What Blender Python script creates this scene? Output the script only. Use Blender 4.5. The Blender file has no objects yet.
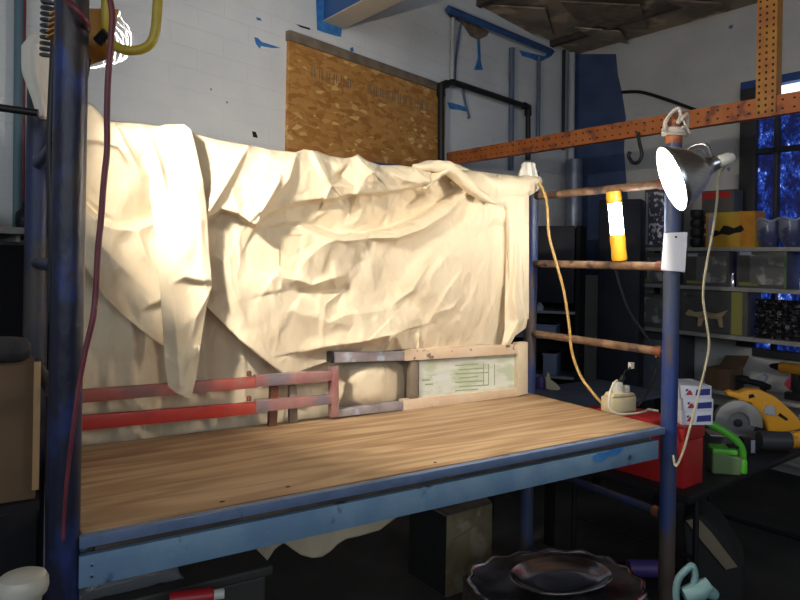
import bpy, bmesh, math, random
import numpy as np
from mathutils import Vector, Matrix, noise

S = bpy.context.scene
C = S.collection
R = math.radians
PI = math.pi
rnd = random.Random(7)

# ------------------------------------------------------------------ camera
FPX, CX, CY, EYE, ROLL = 680.0, 400.0, 259.0, 1.5, R(1.0)
camd = bpy.data.cameras.new('camera'); cam = bpy.data.objects.new('camera', camd); C.objects.link(cam)
camd.sensor_width = 36; camd.lens = FPX / 800 * 36; camd.shift_y = -(300 - CY) / 800
camd.clip_start = 0.02
RT = Vector((math.cos(ROLL), 0, math.sin(ROLL))); UP = Vector((-math.sin(ROLL), 0, math.cos(ROLL))); FW = Vector((0, 1, 0))
cam.matrix_world = Matrix(((RT.x, UP.x, -FW.x, 0), (RT.y, UP.y, -FW.y, 0), (RT.z, UP.z, -FW.z, EYE), (0, 0, 0, 1)))
S.camera = cam
CAM = Vector((0, 0, EYE))

# ------------------------------------------------------------------ world, light level
S.view_settings.view_transform = 'Standard'; S.view_settings.look = 'None'
S.view_settings.gamma = 1; S.view_settings.use_curve_mapping = False
S.view_settings.exposure = 0.0
w = bpy.data.worlds.new('world'); S.world = w; w.use_nodes = True
bg = w.node_tree.nodes['Background']; bg.inputs[0].default_value = (0.72, 0.84, 1.0, 1); bg.inputs[1].default_value = 0.06
CLAMP_E, FLOOD_E, TUBE_E, WINDOW_E = 620.0, 7000.0, 40.0, 1.2
# added area light: daylight from an assumed, unseen window band behind the camera
dl = bpy.data.lights.new('added_daylight', 'AREA'); dl.shape = 'RECTANGLE'; dl.size = 7.8; dl.size_y = 1.5
dl.energy = 112; dl.color = (0.80, 0.89, 1.0)
dlo = bpy.data.objects.new('added_daylight', dl); C.objects.link(dlo)
dlo.location = (.9, -3.1, 2.55); dlo.rotation_euler = (R(90), 0, 0)

# ------------------------------------------------------------------ measuring
def ray(px, py):
    return RT * ((px - CX) / FPX) + UP * ((CY - py) / FPX) + FW
def atY(px, py, Y): return CAM + ray(px, py) * Y
def onz(px, py, z):
    d = ray(px, py); return CAM + d * ((z - EYE) / d.z)
def onp(px, py, p0, n):
    d = ray(px, py); return CAM + d * ((Vector(p0) - CAM).dot(n) / d.dot(n))
def frame(o, ang):
    return Matrix.Translation(o) @ Matrix.Rotation(ang, 4, 'Z')

# ------------------------------------------------------------------ materials
def nodes(m):
    m.use_nodes = True
    nt = m.node_tree
    return nt, nt.nodes, nt.links, nt.nodes['Principled BSDF']
def mat(name, c, rough=.6, metal=0., c2=None, sc=12., lo=.4, hi=.6, bump=0., bsc=60., stretch=(1, 1, 1), rotz=0., c3=None, sc3=5., lo3=.55, hi3=.62, spec=.5, detail=6.):
    m = bpy.data.materials.new(name); nt, N, L, b = nodes(m)
    b.inputs['Roughness'].default_value = rough; b.inputs['Metallic'].default_value = metal
    b.inputs['Specular IOR Level'].default_value = spec
    b.inputs['Base Color'].default_value = (*c, 1)
    tc = N.new('ShaderNodeTexCoord'); mp = N.new('ShaderNodeMapping'); L.new(tc.outputs['Object'], mp.inputs[0])
    mp.inputs['Scale'].default_value = stretch; mp.inputs['Rotation'].default_value = (0, 0, rotz)
    def layer(prev, col, scale, l, h, seed):
        n = N.new('ShaderNodeTexNoise'); n.noise_dimensions = '4D'; n.inputs['W'].default_value = seed
        n.inputs['Scale'].default_value = scale; n.inputs['Detail'].default_value = detail; L.new(mp.outputs[0], n.inputs['Vector'])
        r = N.new('ShaderNodeMapRange'); r.inputs[1].default_value = l; r.inputs[2].default_value = h; L.new(n.outputs['Fac'], r.inputs[0])
        x = N.new('ShaderNodeMix'); x.data_type = 'RGBA'
        L.new(r.outputs[0], x.inputs['Factor'])
        if isinstance(prev, tuple): x.inputs['A'].default_value = (*prev, 1)
        else: L.new(prev, x.inputs['A'])
        x.inputs['B'].default_value = (*col, 1)
        return x.outputs['Result']
    out = c
    if c2: out = layer(out, c2, sc, lo, hi, 1.3)
    if c3: out = layer(out, c3, sc3, lo3, hi3, 7.7)
    if not isinstance(out, tuple): L.new(out, b.inputs['Base Color'])
    if bump:
        n = N.new('ShaderNodeTexNoise'); n.inputs['Scale'].default_value = bsc; n.inputs['Detail'].default_value = 4; L.new(mp.outputs[0], n.inputs['Vector'])
        bu = N.new('ShaderNodeBump'); bu.inputs['Strength'].default_value = bump; bu.inputs['Distance'].default_value = .01
        L.new(n.outputs['Fac'], bu.inputs['Height']); L.new(bu.outputs[0], b.inputs['Normal'])
    return m
def emis(name, c, e, base=None):
    m = bpy.data.materials.new(name); nt, N, L, b = nodes(m)
    b.inputs['Base Color'].default_value = (*(base or c), 1)
    b.inputs['Emission Color'].default_value = (*c, 1); b.inputs['Emission Strength'].default_value = e
    return m
def clear(name, c, alpha, rough=.15):
    m = bpy.data.materials.new(name); nt, N, L, b = nodes(m)
    b.inputs['Base Color'].default_value = (*c, 1); b.inputs['Roughness'].default_value = rough; b.inputs['Alpha'].default_value = alpha
    return m

M = {}
def painted_brick(name, c, c2, blue=(.05, .10, .30)):
    m = bpy.data.materials.new(name); nt, N, L, b = nodes(m)
    tc = N.new('ShaderNodeTexCoord')
    sx = N.new('ShaderNodeSeparateXYZ'); L.new(tc.outputs['Object'], sx.inputs[0])
    cb = N.new('ShaderNodeCombineXYZ'); L.new(sx.outputs['X'], cb.inputs['X']); L.new(sx.outputs['Z'], cb.inputs['Y'])
    br = N.new('ShaderNodeTexBrick'); br.inputs['Scale'].default_value = 1.0; br.inputs['Brick Width'].default_value = .30
    br.inputs['Row Height'].default_value = .10; br.inputs['Mortar Size'].default_value = .006; br.inputs['Mortar Smooth'].default_value = .6
    br.inputs['Color1'].default_value = (1, 1, 1, 1); br.inputs['Color2'].default_value = (.9, .9, .9, 1); br.inputs['Mortar'].default_value = (.45, .45, .45, 1)
    L.new(cb.outputs[0], br.inputs['Vector'])
    n1 = N.new('ShaderNodeTexNoise'); n1.inputs['Scale'].default_value = 2.2; n1.inputs['Detail'].default_value = 8; L.new(tc.outputs['Object'], n1.inputs['Vector'])
    mr = N.new('ShaderNodeMapRange'); mr.inputs[1].default_value = .35; mr.inputs[2].default_value = .7; L.new(n1.outputs['Fac'], mr.inputs[0])
    mx = N.new('ShaderNodeMix'); mx.data_type = 'RGBA'; mx.inputs['A'].default_value = (*c, 1); mx.inputs['B'].default_value = (*c2, 1); L.new(mr.outputs[0], mx.inputs['Factor'])
    # flaked specks of older blue paint
    n2 = N.new('ShaderNodeTexNoise'); n2.inputs['Scale'].default_value = 5.5; n2.inputs['Detail'].default_value = 9; L.new(tc.outputs['Object'], n2.inputs['Vector'])
    m2 = N.new('ShaderNodeMapRange'); m2.inputs[1].default_value = .70; m2.inputs[2].default_value = .73; L.new(n2.outputs['Fac'], m2.inputs[0])
    mb = N.new('ShaderNodeMix'); mb.data_type = 'RGBA'; mb.inputs['B'].default_value = (*blue, 1); L.new(m2.outputs[0], mb.inputs['Factor']); L.new(mx.outputs['Result'], mb.inputs['A'])
    L.new(mb.outputs['Result'], b.inputs['Base Color']); b.inputs['Roughness'].default_value = .75
    bu = N.new('ShaderNodeBump'); bu.inputs['Strength'].default_value = .35; bu.inputs['Distance'].default_value = .008; L.new(br.outputs['Color'], bu.inputs['Height'])
    bu2 = N.new('ShaderNodeBump'); bu2.inputs['Strength'].default_value = .25; bu2.inputs['Distance'].default_value = .01; L.new(n2.outputs['Fac'], bu2.inputs['Height']); L.new(bu.outputs[0], bu2.inputs['Normal'])
    L.new(bu2.outputs[0], b.inputs['Normal'])
    return m
def wood(name, c, c2, c3, along=1.2, across=22., rings=3.0, bumpy=.08):
    """long grain running along the object's own X"""
    m = bpy.data.materials.new(name); nt, N, L, b = nodes(m)
    tc = N.new('ShaderNodeTexCoord')
    mp = N.new('ShaderNodeMapping'); mp.inputs['Scale'].default_value = (along, across, across); L.new(tc.outputs['Object'], mp.inputs[0])
    n = N.new('ShaderNodeTexNoise'); n.inputs['Scale'].default_value = 1.3; n.inputs['Detail'].default_value = 7; n.inputs['Distortion'].default_value = .6; L.new(mp.outputs[0], n.inputs['Vector'])
    mp2 = N.new('ShaderNodeMapping'); mp2.inputs['Scale'].default_value = (.6, 5.6, 4); L.new(tc.outputs['Object'], mp2.inputs[0])
    n2 = N.new('ShaderNodeTexNoise'); n2.inputs['Scale'].default_value = 1.0; n2.inputs['Detail'].default_value = 2; L.new(mp2.outputs[0], n2.inputs['Vector'])
    mu = N.new('ShaderNodeMath'); mu.operation = 'MULTIPLY'; mu.inputs[1].default_value = rings * 12; L.new(n2.outputs['Fac'], mu.inputs[0])
    si = N.new('ShaderNodeMath'); si.operation = 'SINE'; L.new(mu.outputs[0], si.inputs[0])
    m1 = N.new('ShaderNodeMapRange'); m1.inputs[1].default_value = -1.3; m1.inputs[2].default_value = .8; L.new(si.outputs[0], m1.inputs[0])
    x = N.new('ShaderNodeMix'); x.data_type = 'RGBA'; x.inputs['A'].default_value = (*c, 1); x.inputs['B'].default_value = (*c2, 1); L.new(m1.outputs[0], x.inputs['Factor'])
    m2 = N.new('ShaderNodeMapRange'); m2.inputs[1].default_value = .48; m2.inputs[2].default_value = .74; L.new(n.outputs['Fac'], m2.inputs[0])
    y = N.new('ShaderNodeMix'); y.data_type = 'RGBA'; y.inputs['B'].default_value = (*c3, 1); L.new(m2.outputs[0], y.inputs['Factor']); L.new(x.outputs['Result'], y.inputs['A'])
    L.new(y.outputs['Result'], b.inputs['Base Color']); b.inputs['Roughness'].default_value = .55
    bu = N.new('ShaderNodeBump'); bu.inputs['Strength'].default_value = bumpy; bu.inputs['Distance'].default_value = .01; L.new(n.outputs['Fac'], bu.inputs['Height']); L.new(bu.outputs[0], b.inputs['Normal'])
    return m
def osb(name):
    m = bpy.data.materials.new(name); nt, N, L, b = nodes(m)
    tc = N.new('ShaderNodeTexCoord')
    def chips(rot, seed):
        mp = N.new('ShaderNodeMapping'); mp.inputs['Rotation'].default_value = (0, rot, 0); mp.inputs['Scale'].default_value = (17, 42, 42); mp.inputs['Location'].default_value = (seed, seed, seed); L.new(tc.outputs['Object'], mp.inputs[0])
        v = N.new('ShaderNodeTexVoronoi'); v.inputs['Scale'].default_value = 1; L.new(mp.outputs[0], v.inputs['Vector'])
        s = N.new('ShaderNodeSeparateColor'); L.new(v.outputs['Color'], s.inputs[0]); return s
    a = chips(.5, 0); c = chips(-.9, 3.3)
    ad = N.new('ShaderNodeMath'); ad.operation = 'MAXIMUM'; L.new(a.outputs[0], ad.inputs[0]); L.new(c.outputs[1], ad.inputs[1])
    r = N.new('ShaderNodeValToRGB'); e = r.color_ramp.elements
    e[0].position = .25; e[0].color = (.36, .145, .03, 1); e[1].position = .97; e[1].color = (.72, .46, .17, 1)
    q = e.new(.7); q.color = (.47, .22, .052, 1); q = e.new(.95); q.color = (.54, .27, .07, 1)
    L.new(ad.outputs[0], r.inputs[0]); L.new(r.outputs[0], b.inputs['Base Color']); b.inputs['Roughness'].default_value = .7
    return m
def canvas_mat():
    m = bpy.data.materials.new('unbleached_canvas'); nt, N, L, b = nodes(m)
    tc = N.new('ShaderNodeTexCoord')
    n = N.new('ShaderNodeTexNoise'); n.inputs['Scale'].default_value = 5; n.inputs['Detail'].default_value = 6; L.new(tc.outputs['Object'], n.inputs['Vector'])
    r = N.new('ShaderNodeMapRange'); r.inputs[1].default_value = .3; r.inputs[2].default_value = .75; L.new(n.outputs['Fac'], r.inputs[0])
    x = N.new('ShaderNodeMix'); x.data_type = 'RGBA'; x.inputs['A'].default_value = (.74, .625, .445, 1); x.inputs['B'].default_value = (.68, .555, .375, 1); L.new(r.outputs[0], x.inputs['Factor'])
    L.new(x.outputs['Result'], b.inputs['Base Color']); b.inputs['Roughness'].default_value = .9; b.inputs['Specular IOR Level'].default_value = .15
    b.inputs['Sheen Weight'].default_value = .1
    mp = N.new('ShaderNodeMapping'); mp.inputs['Scale'].default_value = (1, 1, .55); L.new(tc.outputs['Object'], mp.inputs[0])
    v = N.new('ShaderNodeTexVoronoi'); v.feature = 'SMOOTH_F1'; v.inputs['Scale'].default_value = 13; v.inputs['Smoothness'].default_value = .25
    n3 = N.new('ShaderNodeTexNoise'); n3.inputs['Scale'].default_value = 6; n3.inputs['Detail'].default_value = 3; L.new(mp.outputs[0], n3.inputs['Vector'])
    ad = N.new('ShaderNodeVectorMath'); ad.operation = 'MULTIPLY_ADD'; ad.inputs[1].default_value = (.25, .25, .25); L.new(n3.outputs['Color'], ad.inputs[0]); L.new(mp.outputs[0], ad.inputs[2])
    L.new(ad.outputs[0], v.inputs['Vector'])
    bu = N.new('ShaderNodeBump'); bu.inputs['Strength'].default_value = .42; bu.inputs['Distance'].default_value = .03; L.new(v.outputs['Distance'], bu.inputs['Height'])
    n4 = N.new('ShaderNodeTexNoise'); n4.inputs['Scale'].default_value = 40; n4.inputs['Detail'].default_value = 5; L.new(tc.outputs['Object'], n4.inputs['Vector'])
    b2 = N.new('ShaderNodeBump'); b2.inputs['Strength'].default_value = .12; b2.inputs['Distance'].default_value = .01; L.new(n4.outputs['Fac'], b2.inputs['Height']); L.new(bu.outputs[0], b2.inputs['Normal'])
    L.new(b2.outputs[0], b.inputs['Normal'])
    return m
def window_mat(name):
    """night-blue film with daylight sparkling through it: a lit window"""
    m = bpy.data.materials.new(name); nt, N, L, b = nodes(m)
    tc = N.new('ShaderNodeTexCoord')
    mp = N.new('ShaderNodeMapping'); mp.inputs['Scale'].default_value = (1.6, 1.6, 1); L.new(tc.outputs['Object'], mp.inputs[0])
    n = N.new('ShaderNodeTexNoise'); n.inputs['Scale'].default_value = 30; n.inputs['Detail'].default_value = 4; n.inputs['Roughness'].default_value = .7; L.new(mp.outputs[0], n.inputs['Vector'])
    r = N.new('ShaderNodeValToRGB'); e = r.color_ramp.elements
    e[0].position = .42; e[0].color = (.002, .004, .03, 1); e[1].position = .76; e[1].color = (.75, .85, 1., 1)
    q = e.new(.55); q.color = (.006, .022, .17, 1); q = e.new(.66); q.color = (.03, .09, .48, 1)
    big = N.new('ShaderNodeTexNoise'); big.inputs['Scale'].default_value = 7; big.inputs['Detail'].default_value = 3; L.new(mp.outputs[0], big.inputs['Vector'])
    sm = N.new('ShaderNodeMath'); sm.operation = 'MULTIPLY_ADD'; sm.inputs[1].default_value = .9; sm.inputs[2].default_value = -.45; L.new(big.outputs['Fac'], sm.inputs[0])
    s2 = N.new('ShaderNodeMath'); s2.operation = 'ADD'; L.new(sm.outputs[0], s2.inputs[0]); L.new(n.outputs['Fac'], s2.inputs[1])
    L.new(s2.outputs[0], r.inputs[0]); L.new(r.outputs[0], b.inputs['Emission Color']); b.inputs['Emission Strength'].default_value = WINDOW_E
    b.inputs['Base Color'].default_value = (.01, .015, .06, 1); b.inputs['Roughness'].default_value = .2
    return m

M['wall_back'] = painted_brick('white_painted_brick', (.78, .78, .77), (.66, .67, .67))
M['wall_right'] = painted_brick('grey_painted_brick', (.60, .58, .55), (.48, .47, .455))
M['blue_wall'] = mat('blue_wall_paint', (.06, .095, .21), .7, c2=(.045, .07, .15), sc=4, bump=.2, bsc=30)
M['blue_smear'] = mat('blue_paint_smear', (.035, .16, .46), .6, c2=(.05, .24, .55), sc=20)
M['bare_patch'] = mat('bare_brown_plaster', (.24, .175, .12), .9, c2=(.15, .11, .08), sc=15, bump=.4)
M['black_hole'] = mat('black_hole', (.01, .01, .01), .9)
M['floor'] = mat('dark_concrete', (.055, .053, .05), .75, c2=(.03, .03, .03), sc=3, bump=.2, bsc=20)
M['ceiling'] = mat('dark_ceiling_board', (.36, .28, .20), .9, c2=(.17, .138, .10), sc=2.2, lo=.42, hi=.58, bump=.8, bsc=7, c3=(.55, .42, .28), sc3=3.5)
M['joist'] = mat('old_joist_wood', (.12, .09, .065), .85, c2=(.06, .048, .04), sc=9, bump=.3)
M['canvas'] = canvas_mat()
M['ply'] = wood('plywood', (.295, .175, .085), (.465, .315, .178), (.215, .115, .052), along=1.3, across=30, rings=5.0)
M['osb'] = osb('strand_board')
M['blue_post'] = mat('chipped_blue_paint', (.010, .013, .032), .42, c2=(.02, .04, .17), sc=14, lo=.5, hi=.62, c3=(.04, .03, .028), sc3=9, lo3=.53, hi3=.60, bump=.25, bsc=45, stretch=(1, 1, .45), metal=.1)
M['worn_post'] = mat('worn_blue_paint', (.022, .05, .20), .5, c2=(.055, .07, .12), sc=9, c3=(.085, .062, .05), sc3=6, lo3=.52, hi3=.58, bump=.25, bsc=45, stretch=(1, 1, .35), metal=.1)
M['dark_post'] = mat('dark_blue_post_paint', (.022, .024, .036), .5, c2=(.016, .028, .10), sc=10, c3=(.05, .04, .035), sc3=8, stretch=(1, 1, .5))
M['blue_beam'] = mat('dull_blue_beam_paint', (.15, .26, .40), .5, c2=(.20, .33, .46), sc=9, c3=(.045, .06, .11), sc3=14, lo3=.62, hi3=.68, metal=.1, bump=.1)
M['navy_lip'] = mat('navy_lip_paint', (.10, .155, .27), .45, c2=(.13, .19, .32), sc=18, c3=(.05, .055, .09), sc3=22, lo3=.62, hi3=.66)
M['rust'] = mat('rusty_tube', (.15, .085, .05), .6, c2=(.28, .17, .10), sc=22, c3=(.06, .04, .035), sc3=14, metal=.25, bump=.3)
M['rust_red'] = mat('rusty_red_paint', (.26, .07, .03), .6, c2=(.16, .07, .04), sc=20, metal=.2)
M['red_rail'] = mat('worn_red_paint', (.42, .10, .075), .5, c2=(.46, .16, .13), sc=7, c3=(.27, .17, .15), sc3=7, lo3=.47, hi3=.62, bump=.15)
M['grey_red_rail'] = mat('faded_red_paint', (.30, .12, .11), .5, c2=(.36, .19, .17), sc=12, c3=(.20, .16, .18), sc3=9, bump=.15)
M['rail_face'] = mat('bright_red_paint', (.50, .035, .022), .42, c2=(.44, .10, .07), sc=6, lo=.5, hi=.66)
M['peach'] = mat('flaking_peach_paint', (.62, .44, .29), .6, c2=(.68, .52, .37), sc=8, c3=(.16, .11, .08), sc3=22, lo3=.62, hi3=.66, bump=.2)
M['greyflake'] = mat('flaking_grey_paint', (.33, .29, .29), .6, c2=(.22, .18, .19), sc=14, c3=(.40, .42, .50), sc3=16, lo3=.6, hi3=.66, bump=.2)
M['cream_paint'] = mat('cream_paint', (.62, .52, .36), .55, c2=(.55, .45, .30), sc=9)
M['label_green'] = mat('pale_green_card', (.66, .67, .59), .4, c2=(.50, .55, .39), sc=9, lo=.45, hi=.55, stretch=(1, 1, 3))
M['label_text'] = mat('olive_print', (.30, .36, .20), .7)
M['white_scuff'] = mat('white_scuff', (.68, .70, .66), .6)
M['orange'] = mat('orange_steel_paint', (.38, .10, .022), .5, c2=(.44, .14, .035), sc=9, c3=(.20, .06, .03), sc3=13)
M['orange_y'] = mat('ochre_steel_paint', (.44, .20, .035), .5, c2=(.36, .13, .03), sc=12)
M['black_iron'] = mat('black_iron', (.018, .018, .02), .5, metal=.4)
M['black_plastic'] = mat('black_plastic', (.016, .016, .018), .42, spec=.15)
M['matte_black'] = mat('matte_black', (.012, .012, .014), .85, spec=.15)
M['dark_grey'] = mat('dark_grey_plastic', (.05, .052, .058), .5)
M['grey_steel'] = mat('grey_steel_shelf', (.40, .39, .37), .5, c2=(.33, .325, .31), sc=20, metal=.2)
M['pipe_grey'] = mat('grey_pipe_paint', (.23, .26, .32), .35, c2=(.17, .19, .24), sc=8, metal=.4)
M['conduit_w'] = mat('painted_conduit', (.40, .41, .42), .6)
M['conduit_b'] = mat('blue_grey_conduit', (.10, .13, .20), .6)
M['teal_pipe'] = mat('teal_painted_pipe', (.10, .17, .20), .6)
M['maroon'] = mat('maroon_rubber_cord', (.13, .018, .032), .45, c2=(.17, .03, .04), sc=25)
M['cream_cord'] = mat('cream_cord', (.50, .45, .30), .5)
M['amber_cord'] = mat('amber_cord', (.42, .25, .07), .5)
M['black_cord'] = mat('black_cord', (.01, .01, .012), .5)
M['white_cord'] = mat('white_cord', (.62, .58, .46), .5)
M['yellow'] = mat('yellow_enamel', (.52, .38, .03), .4, c2=(.42, .30, .03), sc=15)
M['orange_lamp'] = mat('orange_yellow_lamp_paint', (.62, .27, .02), .4, c2=(.5, .2, .02), sc=12)
M['tool_yellow'] = mat('tool_yellow', (.70, .33, .02), .4)
M['tube_yellow'] = mat('yellow_lamp_plastic', (.80, .42, .02), .4)
M['chrome'] = mat('spun_aluminium', (.75, .75, .76), .28, metal=1., c2=(.62, .62, .64), sc=30, stretch=(1, 1, 8))
M['reflector_in'] = mat('white_reflector_lining', (.90, .89, .86), .5)
M['socket_w'] = mat('white_socket', (.62, .60, .54), .4)
M['silver'] = mat('tarnished_silver', (.30, .30, .315), .38, metal=1., c2=(.12, .12, .13), sc=9)
M['silver2'] = mat('bright_silver', (.86, .86, .94), .2, metal=1., c2=(.6, .6, .68), sc=6)
M['paper'] = mat('white_tag_paper', (.70, .70, .74), .8, c2=(.64, .64, .70), sc=9)
M['rope'] = mat('cotton_rope', (.66, .58, .48), .9, bump=.5, bsc=150)
M['cardboard'] = mat('cardboard', (.13, .078, .04), .85, c2=(.10, .058, .03), sc=5)
M['tan_lit_edge'] = mat('tan_trim_lit_edge', (.42, .26, .12), .85)  # tan of the jamb trim, also the carton corner's painted-in light
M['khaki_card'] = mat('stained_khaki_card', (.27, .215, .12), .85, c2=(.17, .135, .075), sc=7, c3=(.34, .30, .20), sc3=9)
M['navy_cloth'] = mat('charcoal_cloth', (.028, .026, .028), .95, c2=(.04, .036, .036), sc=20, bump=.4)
M['white_enamel'] = mat('off_white_enamel', (.55, .53, .46), .35, c2=(.48, .46, .39), sc=10)
M['red_box'] = mat('red_toolbox_plastic', (.50, .02, .022), .4, c2=(.42, .02, .02), sc=6)
M['green_tool'] = mat('bright_green_plastic', (.10, .50, .03), .4)
M['green_dull'] = mat('dull_green_plastic', (.13, .20, .08), .5)
M['white_box'] = mat('white_carton', (.66, .68, .76), .6)
M['print_blue'] = mat('dark_blue_print', (.02, .03, .20), .6)
M['print_red'] = mat('dark_red_print', (.40, .03, .05), .6)
M['teal_plastic'] = mat('pale_teal_plastic', (.21, .36, .36), .45, c2=(.15, .28, .29), sc=8)
M['purple'] = mat('purple_vinyl', (.06, .035, .18), .5)
M['tan_strap'] = mat('tan_webbing', (.20, .165, .11), .85)
M['bag_black'] = mat('black_nylon', (.014, .014, .014), .8, bump=.3)
M['adapter'] = mat('cream_plastic', (.58, .50, .32), .4, c2=(.50, .42, .25), sc=12)
M['plug_white'] = mat('white_plug', (.66, .64, .58), .4)
M['yellow_card'] = mat('yellow_carton', (.50, .33, .03), .5, c2=(.55, .24, .02), sc=4)
M['card_grey'] = mat('grey_printed_picture', (.13, .13, .125), .4, c2=(.42, .41, .38), sc=10, lo=.5, hi=.62)
M['card_dark'] = mat('dark_carton', (.07, .07, .068), .45, c2=(.10, .092, .085), sc=9)
M['tan_figure'] = mat('tan_figure_plastic', (.45, .35, .20), .6, c2=(.30, .23, .13), sc=15)
M['speckle'] = mat('speckled_print', (.07, .07, .11), .35, c2=(.75, .75, .78), sc=26, lo=.52, hi=.58, c3=(.22, .04, .10), sc3=30, lo3=.6, hi3=.64)
M['glitter'] = mat('crinkled_black_film', (.012, .012, .014), .18, c2=(.5, .5, .52), sc=60, lo=.66, hi=.70, bump=1., bsc=40)
M['olive_spine'] = mat('olive_yellow_card', (.26, .25, .06), .6)
M['pale_card'] = mat('pale_blue_card', (.32, .34, .40), .6)
M['bowl'] = mat('blue_and_grey_glaze', (.05, .06, .14), .3, c2=(.22, .24, .30), sc=7, lo=.5, hi=.56)
M['blue_grey_bin'] = mat('blue_grey_plastic_bin', (.11, .15, .24), .5)
M['blue_cover'] = mat('blue_grey_tablecloth', (.10, .13, .19), .8, c2=(.075, .10, .15), sc=6)
M['wrap'] = clear('clear_plastic_wrap', (.30, .32, .34), .38, .1)
M['tote'] = mat('grey_tote_plastic', (.05, .048, .045), .5)
M['red_plastic'] = mat('red_plastic', (.45, .02, .03), .4)
M['window'] = window_mat('blue_film_window')
M['day'] = emis('daylight_strip', (.72, .86, 1.), 1.5)
M['frame_dark'] = mat('dark_window_frame', (.035, .033, .035), .6)
M['frame_blue'] = mat('blue_window_frame', (.03, .08, .28), .5)
M['bulb'] = emis('lit_bulb', (1., .91, .78), CLAMP_E)
M['halogen'] = emis('lit_halogen_tube', (1., .92, .80), FLOOD_E)
M['fluoro'] = emis('lit_fluorescent_tube', (.80, .90, 1.), TUBE_E)
M['lens'] = clear('clear_glass', (.9, .92, 1.), .12, .05)
M['guard'] = mat('plain_steel_wire', (.05, .05, .055), .6)
M['blade'] = mat('saw_steel', (.30, .30, .31), .35, metal=.9)
M['saw_guard'] = mat('cast_aluminium_guard', (.30, .295, .28), .45, metal=.5)
M['rafter'] = mat('cream_rafter_face', (.56, .50, .40), .7, c2=(.50, .44, .35), sc=6)
M['rafter_blue'] = mat('blue_rafter_side', (.025, .075, .22), .6, c2=(.035, .11, .30), sc=6)
M['trim_wood'] = mat('bare_window_trim', (.22, .17, .12), .8, c2=(.15, .11, .08), sc=10)
M['locker'] = mat('black_locker_paint', (.02, .02, .026), .45, spec=.15, c2=(.012, .014, .025), sc=5)
M['white_tape'] = mat('white_cloth_wrap', (.78, .72, .62), .9, bump=.6, bsc=30)

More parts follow.
